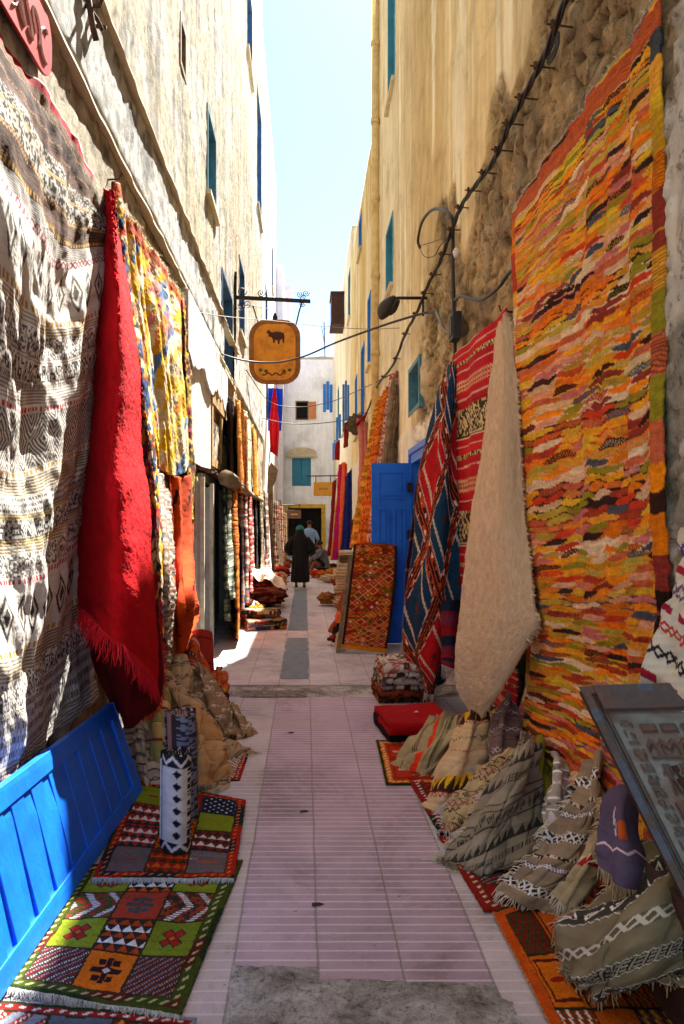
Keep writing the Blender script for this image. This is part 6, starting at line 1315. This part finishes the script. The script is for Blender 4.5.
cable('thin wires curling from the end of the looped cable', [R(418,244,.08),R(424,256,.1),R(434,256,.1),R(440,246,.08),R(446,238,.06),R(430,243,.05),R(419,246,.06)], .005)
cable('vertical black conduit running down from the cable bundle to the junction box', [R(453,232,.03),R(453,270,.03),R(454,310,.03),R(455,325,.03),R(455,370,.03)], .018)
cable('black cable sagging across the right wall towards the orange kilim', [R(455,300,.03),R(462,296,.05),R(480,300,.05),R(498,288,.05),R(510,272,.04),R(530,262,.02)], .014)
q = R(455,327,.05); mb = MB(); mb.box((XR-.09,q[1]-.09,q[2]-.13),(XR-.005,q[1]+.09,q[2]+.13)); mb.box((XR-.10,q[1]-.06,q[2]-.09),(XR-.09,q[1]+.06,q[2]+.09)); tag(mb.build('junction_box', M['cable'], None, False, .008), 'small dark junction box on the right wall where the cables meet', 'junction box')
mb = MB(); q = R(456,252,.06); mb.tube([q+(0,0,.04), q, q+(0,0,-.05)], .03, 10, rr=[.012,.034,.02]); tag(mb.build('light_bulb', M['fwhite'], None, True), 'small white bulb dangling by the cable bundle on the right wall', 'bulb')
cable('thick black cable slung across the alley under the amber sign', [L(200,338,.05),P(212,349,11),P(230,357,11.6),P(255,362,12.0),P(280,362,11.8),P(305,356,11),P(335,343,10),P(370,330,9.2),P(400,320,8.6),P(425,313,8.1),R(436,312,.02)], .016, smooth_n=60)
cable('grey conduit curving down the right wall to the junction box', [R(436,312,.02),R(440,320,.05),R(444,330,.05),R(452,333,.05)], .018, 'cablegrey')
cable('thin grey wire crossing the alley level with the sign top', [L(195,312,.03),P(230,317,11),P(275,321,13),P(320,326,13),P(365,329,12),R(400,328,0)], .006, 'cablegrey')
cable('thin dark wire crossing low before the far house', [L(246,370,.05),P(270,402,20),P(300,407,21),P(330,402,20),P(355,392,17),R(390,375,.02)], .012)
cable('thin dark wire crossing just under the far orange shuttered window', [L(262,418,.05),P(285,423,24),P(310,424,24),P(345,420,22),R(362,412,.05)], .014)
cable('grey service wire drooping against the left plaster down from the fascia', [L(198,315,.05),L(197,350,.06),L(190,360,.07),L(183,335,.06),L(181,320,.05)], .010, 'cablegrey')
cable('thin vertical wire on the left wall beside the shop door', [L(213,310,.06),L(213,340,.06),L(213,372,.06)], .008)
bundle('tangled grey nest of wires on the right wall beyond the rugs', R(357,425,.25), .22, plain('#5a5448','#3a342c',20,173), 173, (1,1,1.2), 'wire_tangle', cat='wires', mat='shag', res=(50,36))
# sandbag like canvas lumps over the left rugs
for i, (x,y) in enumerate(((229,478),(236,486))):
    bundle(['pale canvas lump at the near end of the pole over the lower rugs','pale canvas lump at the middle of the pole over the lower rugs'][i], L(x,y,.32), .13, plain('#b8b0a0','#8a8070',9,174), 174+i, (1,1.6,.6), 'canvas_roll', cat='canvas', res=(40,30))

# --- people
def human(label, joints, edges, radii, loc, clothes, cat='person', skinmat='skin'):
    me = bpy.data.meshes.new('person'); V = [np.array(j)+np.array(loc) for j in joints]; me.from_pydata([tuple(v) for v in V], edges, []); me.update()
    me.materials.append(M[skinmat]); o = bpy.data.objects.new('person', me); COL.objects.link(o)
    md = o.modifiers.new('skin', 'SKIN'); sv = me.skin_vertices[0].data
    for i, r in enumerate(radii): sv[i].radius = (r, r) if not isinstance(r, tuple) else r; sv[i].use_root = (i == 0)
    md.use_smooth_shade = True; s = o.modifiers.new('sub', 'SUBSURF'); s.levels = 2; s.render_levels = 2
    tag(o, label, cat); clothes(o, np.array(loc)); return o
def ring_robe(name, rings, mat, parent, loc, n=40, seed=1, fold=.02, nf=9):
    """rings: (cx, cy, z, rx, ry)"""
    A = cr1(np.array(rings, float), 60); th = np.linspace(0, 2*np.pi, n*3, endpoint=False); V = []
    zt, zb = A[:,2].max(), A[:,2].min()
    for k, (cx, cy, z, rx, ry) in enumerate(A):
        f = fold*(zt-z)/(zt-zb+1e-6); q = 1+ (f/np.maximum(rx,.05))*np.sin(th*nf+.6*np.sin(z*4+seed)+seed)
        V.append(np.stack([cx+rx*np.cos(th)*q, cy+ry*np.sin(th)*q, z+0*th], -1))
    V = np.array(V); m, k = V.shape[:2]; Fc = []
    for j in range(m-1):
        for i in range(k): Fc.append((j*k+i, j*k+(i+1)%k, (j+1)*k+(i+1)%k, (j+1)*k+i))
    Fc.append(tuple(range(k))); return mesh_obj(name, V.reshape(-1,3)+loc, Fc, M[mat], parent, True)
def blob(name, c, r, mat, parent, loc, sc=(1,1,1), cut=None, n=24):
    V = []; Fc = []; m = n//2+1
    for j in range(m):
        v = math.pi*j/(m-1)*(cut or 1)
        for i in range(n): u = 2*math.pi*i/n; V.append((loc[0]+c[0]+r*sc[0]*math.cos(u)*math.sin(v), loc[1]+c[1]+r*sc[1]*math.sin(u)*math.sin(v), loc[2]+c[2]+r*sc[2]*math.cos(v)))
    for j in range(m-1):
        for i in range(n): Fc.append((j*n+i, j*n+(i+1)%n, (j+1)*n+(i+1)%n, (j+1)*n+i))
    return mesh_obj(name, V, Fc, M[mat], parent, True)
def sleeve(name, pts, rr, mat, parent, loc):
    A = cr1(np.array(pts, float), 14); R_ = cr1(np.array(rr, float)[:,None], 14)[:,0]; mb = MB(); mb.tube([tuple(np.array(p)+loc) for p in A], .05, 12, True, rr=list(R_)); return mb.build(name, M[mat], parent, True)
# walking skeleton: pelvis, spine, chest, neck, head, arms, legs, hands with fingers
def skeleton(h, larm, rarm, lfoot=(-.10,.10,0), rfoot=(.10,-.12,0), lknee=None, rknee=None, pelvis=(0,0,.53), chest=(0,.0,.80)):
    s = h; J = []; E_ = []; Rr = []
    def add(p, r, par=None):
        J.append(tuple(np.array(p)*1.0)); Rr.append(r); 
        if par is not None: E_.append((par, len(J)-1))
        return len(J)-1
    pz = np.array(pelvis)*s; cz = np.array(chest)*s
    p = add(pz, (.13*s/1.6,.10*s/1.6)); w_ = add((pz+cz)/2, (.12*s/1.6,.09*s/1.6), p); c = add(cz-np.array([0,0,.04]), (.13*s/1.6,.10*s/1.6), w_); nk = add(cz+np.array([0,.01,.06*s]), .05, c); hd = add(cz+np.array([0,.03,.115*s]), .075, nk); hd2 = add(cz+np.array([0,.03,.165*s]), .085, hd); nose = add(cz+np.array([0,.125,.135*s]), .018, hd)
    for sg, arm in ((-1, larm), (1, rarm)):
        sh = add(cz+np.array([sg*.17*s/1.6,0,0]), .055, c); el = add(np.array(arm[0])*s, .042, sh); wr = add(np.array(arm[1])*s, .028, el); d = np.array(arm[1])-np.array(arm[0]); d = d/np.linalg.norm(d)
        pm = add(np.array(arm[1])*s+d*.06, .032, wr)
        for k, (ln, of) in enumerate(((.075,-.03),(.085,-.01),(.08,.01),(.065,.03))):
            b = add(np.array(arm[1])*s+d*.10+np.array([0,of,0]), .0095, pm); add(np.array(arm[1])*s+d*(.10+ln*.6)+np.array([0,of*1.1,-.012]), .008, b)
        tb = add(np.array(arm[1])*s+d*.07+np.array([-sg*.02,.045,0]), .010, pm)
    for sg, ft, kn in ((-1, lfoot, lknee), (1, rfoot, rknee)):
        hp = add(pz+np.array([sg*.09*s/1.6,0,-.04]), .085, p); f = np.array(ft)*s
        k = add(np.array(kn)*s if kn else (J[hp]+f)/2+np.array([0,.03,.04]), .058, hp); an = add(f+np.array([0,0,.07]), .036, k); he = add(f+np.array([0,-.03,.035]), .032, an); to = add(f+np.array([sg*.02,.15,.03]), .028, an)
    return J, E_, Rr
loc = np.array([G(300,588)[0]+.0, 17.9, .014])
J, E_, Rr = skeleton(1.6, ((-.20,.0,.66),(-.13,.10,.56)), ((.20,.0,.66),(.14,.12,.56)), (-.06,.04,0), (.07,-.06,0))
def cl1(o, loc):
    s = 1.6
    ring_robe('robe', [(0,0,1.37,.07,.06),(0,0,1.33,.15,.10),(0,0,1.26,.215,.13),(0,0,1.05,.20,.14),(0,0,.9,.20,.15),(0,0,.7,.21,.16),(.0,0,.45,.22,.17),(0,0,.22,.225,.18),(0,0,.14,.21,.17)], 'black', o, loc, seed=2, fold=.03)
    for sg in (-1, 1): sleeve('sleeve', [(sg*.16,0,1.29),(sg*.26,.0,1.16),(sg*.34,.0,1.0),(sg*.25,.12,.90),(sg*.17,.2,.88)], [.08,.085,.085,.075,.06], 'black', o, loc)
    blob('headscarf', (0,.03,1.52), .112, 'tealcloth', o, loc, (1,1.05,1.05), .62); ring_robe('veil', [(0,.02,1.51,.105,.115),(0,.0,1.42,.12,.125),(0,-.01,1.33,.17,.14),(0,-.02,1.2,.19,.155),(0,-.03,1.05,.15,.13)], 'black', o, loc, seed=4, fold=.01)
    for (x,y) in ((-.10,.08),(.11,-.08)): blob('shoe', (x,y+.03,.035), .045, 'shoe', o, loc, (1,2.6,.75))
human('person in a long black robe and teal headscarf walking away down the alley', J, E_, Rr, loc, cl1)
loc = np.array([.16, 24.6, .014])
J, E_, Rr = skeleton(1.78, ((-.17,.0,.64),(-.15,.06,.48)), ((.19,.02,.64),(.15,.12,.52)), (-.06,.14,0), (.07,-.12,0))
def cl2(o, loc):
    ring_robe('shirt', [(0,0,1.53,.07,.06),(0,0,1.48,.17,.10),(0,0,1.4,.215,.125),(0,0,1.15,.19,.13),(0,0,.92,.185,.14),(0,0,.86,.19,.14)], 'shirtblue', o, loc, seed=5)
    for sg in (-1,1): sleeve('sleeve', [(sg*.18,0,1.42),(sg*.27,0,1.22),(sg*.31,.02,1.12)], [.07,.07,.06], 'shirtblue', o, loc)
    for sg, y in ((-1,.24),(1,-.2)): sleeve('trouser_leg', [(sg*.09,0,.95),(sg*.10,y*.4+.03,.52),(sg*.11,y,.1)], [.12,.095,.075], 'trouser', o, loc)
    blob('hair', (0,.03,1.70), .10, 'black', o, loc, (1,1.05,1.1), .6)
    for (x,y) in ((-.11,.26),(.12,-.2)): blob('shoe', (x,y+.03,.035), .045, 'shoe', o, loc, (1,2.6,.75))
human('person in a light blue shirt and dark trousers beyond the black robed walker', J, E_, Rr, loc, cl2)
loc = np.array([.62, 22.5, .014])
J, E_, Rr = skeleton(1.6, ((-.17,.12,.40),(-.10,.26,.30)), ((.17,.12,.40),(.08,.28,.30)), (-.14,.34,.0), (.06,.34,.0), (-.13,.22,.30), (.08,.22,.30), (0,0,.20), (-.03,.06,.46))
# seated figure faces left-forward: turn it
def rotz(J, a): ca, sa = math.cos(a), math.sin(a); return [(x*ca-y*sa, x*sa+y*ca, z) for x,y,z in J]
ROT = math.radians(100); J = rotz(J, ROT)
def cl3(o, loc):
    f = lambda pts: [tuple(rotz([p[:3]], ROT)[0])+tuple(p[3:]) for p in pts]
    ring_robe('jacket', f([(-.04,.10,.86,.06,.06),(-.04,.09,.82,.15,.11),(-.04,.08,.75,.19,.14),(-.02,.04,.55,.18,.15),(0,0,.34,.19,.17),(0,0,.24,.2,.18)]), 'greycloth', o, loc, seed=6)
    for sg in (-1,1):
        sleeve('sleeve', f([(sg*.16,.08,.76),(sg*.27,.19,.64),(sg*.2,.38,.52)]), [.06,.055,.045], 'greycloth', o, loc)
        sleeve('trouser_leg', f([(sg*.09,.02,.32),(sg*.16,.33,.48),(sg*.16,.50,.12)]), [.11,.085,.06], 'black', o, loc)
        blob('shoe', f([(sg*.17,.58,.035)])[0], .045, 'shoe', o, loc, (2.4,1,.75))
    blob('hair', f([(-.04,.14,1.03)])[0], .095, 'black', o, loc, (1,1,1.05), .6)
human('person in a grey jacket and dark trousers sitting low by the right wall goods', J, E_, Rr, loc, cl3)
blob_ = bundle('dark cushion on which the seated person sits', (.62,22.5,.13), .24, plain('#3a2420','#2a1a18',6,180), 180, (1.1,1.1,.6), 'cushion', cat='cushion', res=(40,30))
# ================================================================== LIGHT, CAMERA
w = bpy.data.worlds.new('World'); scene.world = w; w.use_nodes = True
t = w.node_tree; bg = t.nodes['Background']; sky = t.nodes.new('ShaderNodeTexSky'); sky.sky_type = 'NISHITA'; sky.sun_disc = False
sd = Vector((.22, .66, 1.0)).normalized()
el = math.asin(sd.z); az = math.atan2(sd.x, sd.y)
sky.sun_elevation = el; sky.sun_rotation = az; sky.air_density = 1.0; sky.dust_density = 0.3; sky.ozone_density = 2.5
t.links.new(sky.outputs[0], bg.inputs[0]); bg.inputs[1].default_value = SKY
sl = bpy.data.lights.new('sun', 'SUN'); sl.energy = SUN; sl.angle = math.radians(.5); sl.color = (1, .95, .86)
so = bpy.data.objects.new('sun', sl); COL.objects.link(so); so.rotation_euler = sd.to_track_quat('Z', 'Y').to_euler()
cam = bpy.data.cameras.new('camera'); co = bpy.data.objects.new('camera', cam); COL.objects.link(co)
co.location = (0, 0, CAMH); co.rotation_euler = (math.pi/2, 0, 0)
cam.sensor_fit = 'VERTICAL'; cam.sensor_height = 36; cam.sensor_width = 24; cam.lens = 24.0
cam.shift_x = (342-VX)/1024; cam.shift_y = (VY-512)/1024; cam.clip_start = .05; cam.clip_end = 1000
scene.camera = co
scene.view_settings.view_transform = 'Standard'; scene.view_settings.look = 'None'; scene.view_settings.exposure = EXPO; scene.view_settings.gamma = 1
scene.view_settings.use_curve_mapping = False
try: scene.cycles.diffuse_bounces = 6; scene.cycles.max_bounces = 8
except Exception: pass
for o in scene.objects:
    if 'label' in o and len(o['label'].split()) > 16: print('LONG', len(o['label'].split()), o.name, '|', o['label'])
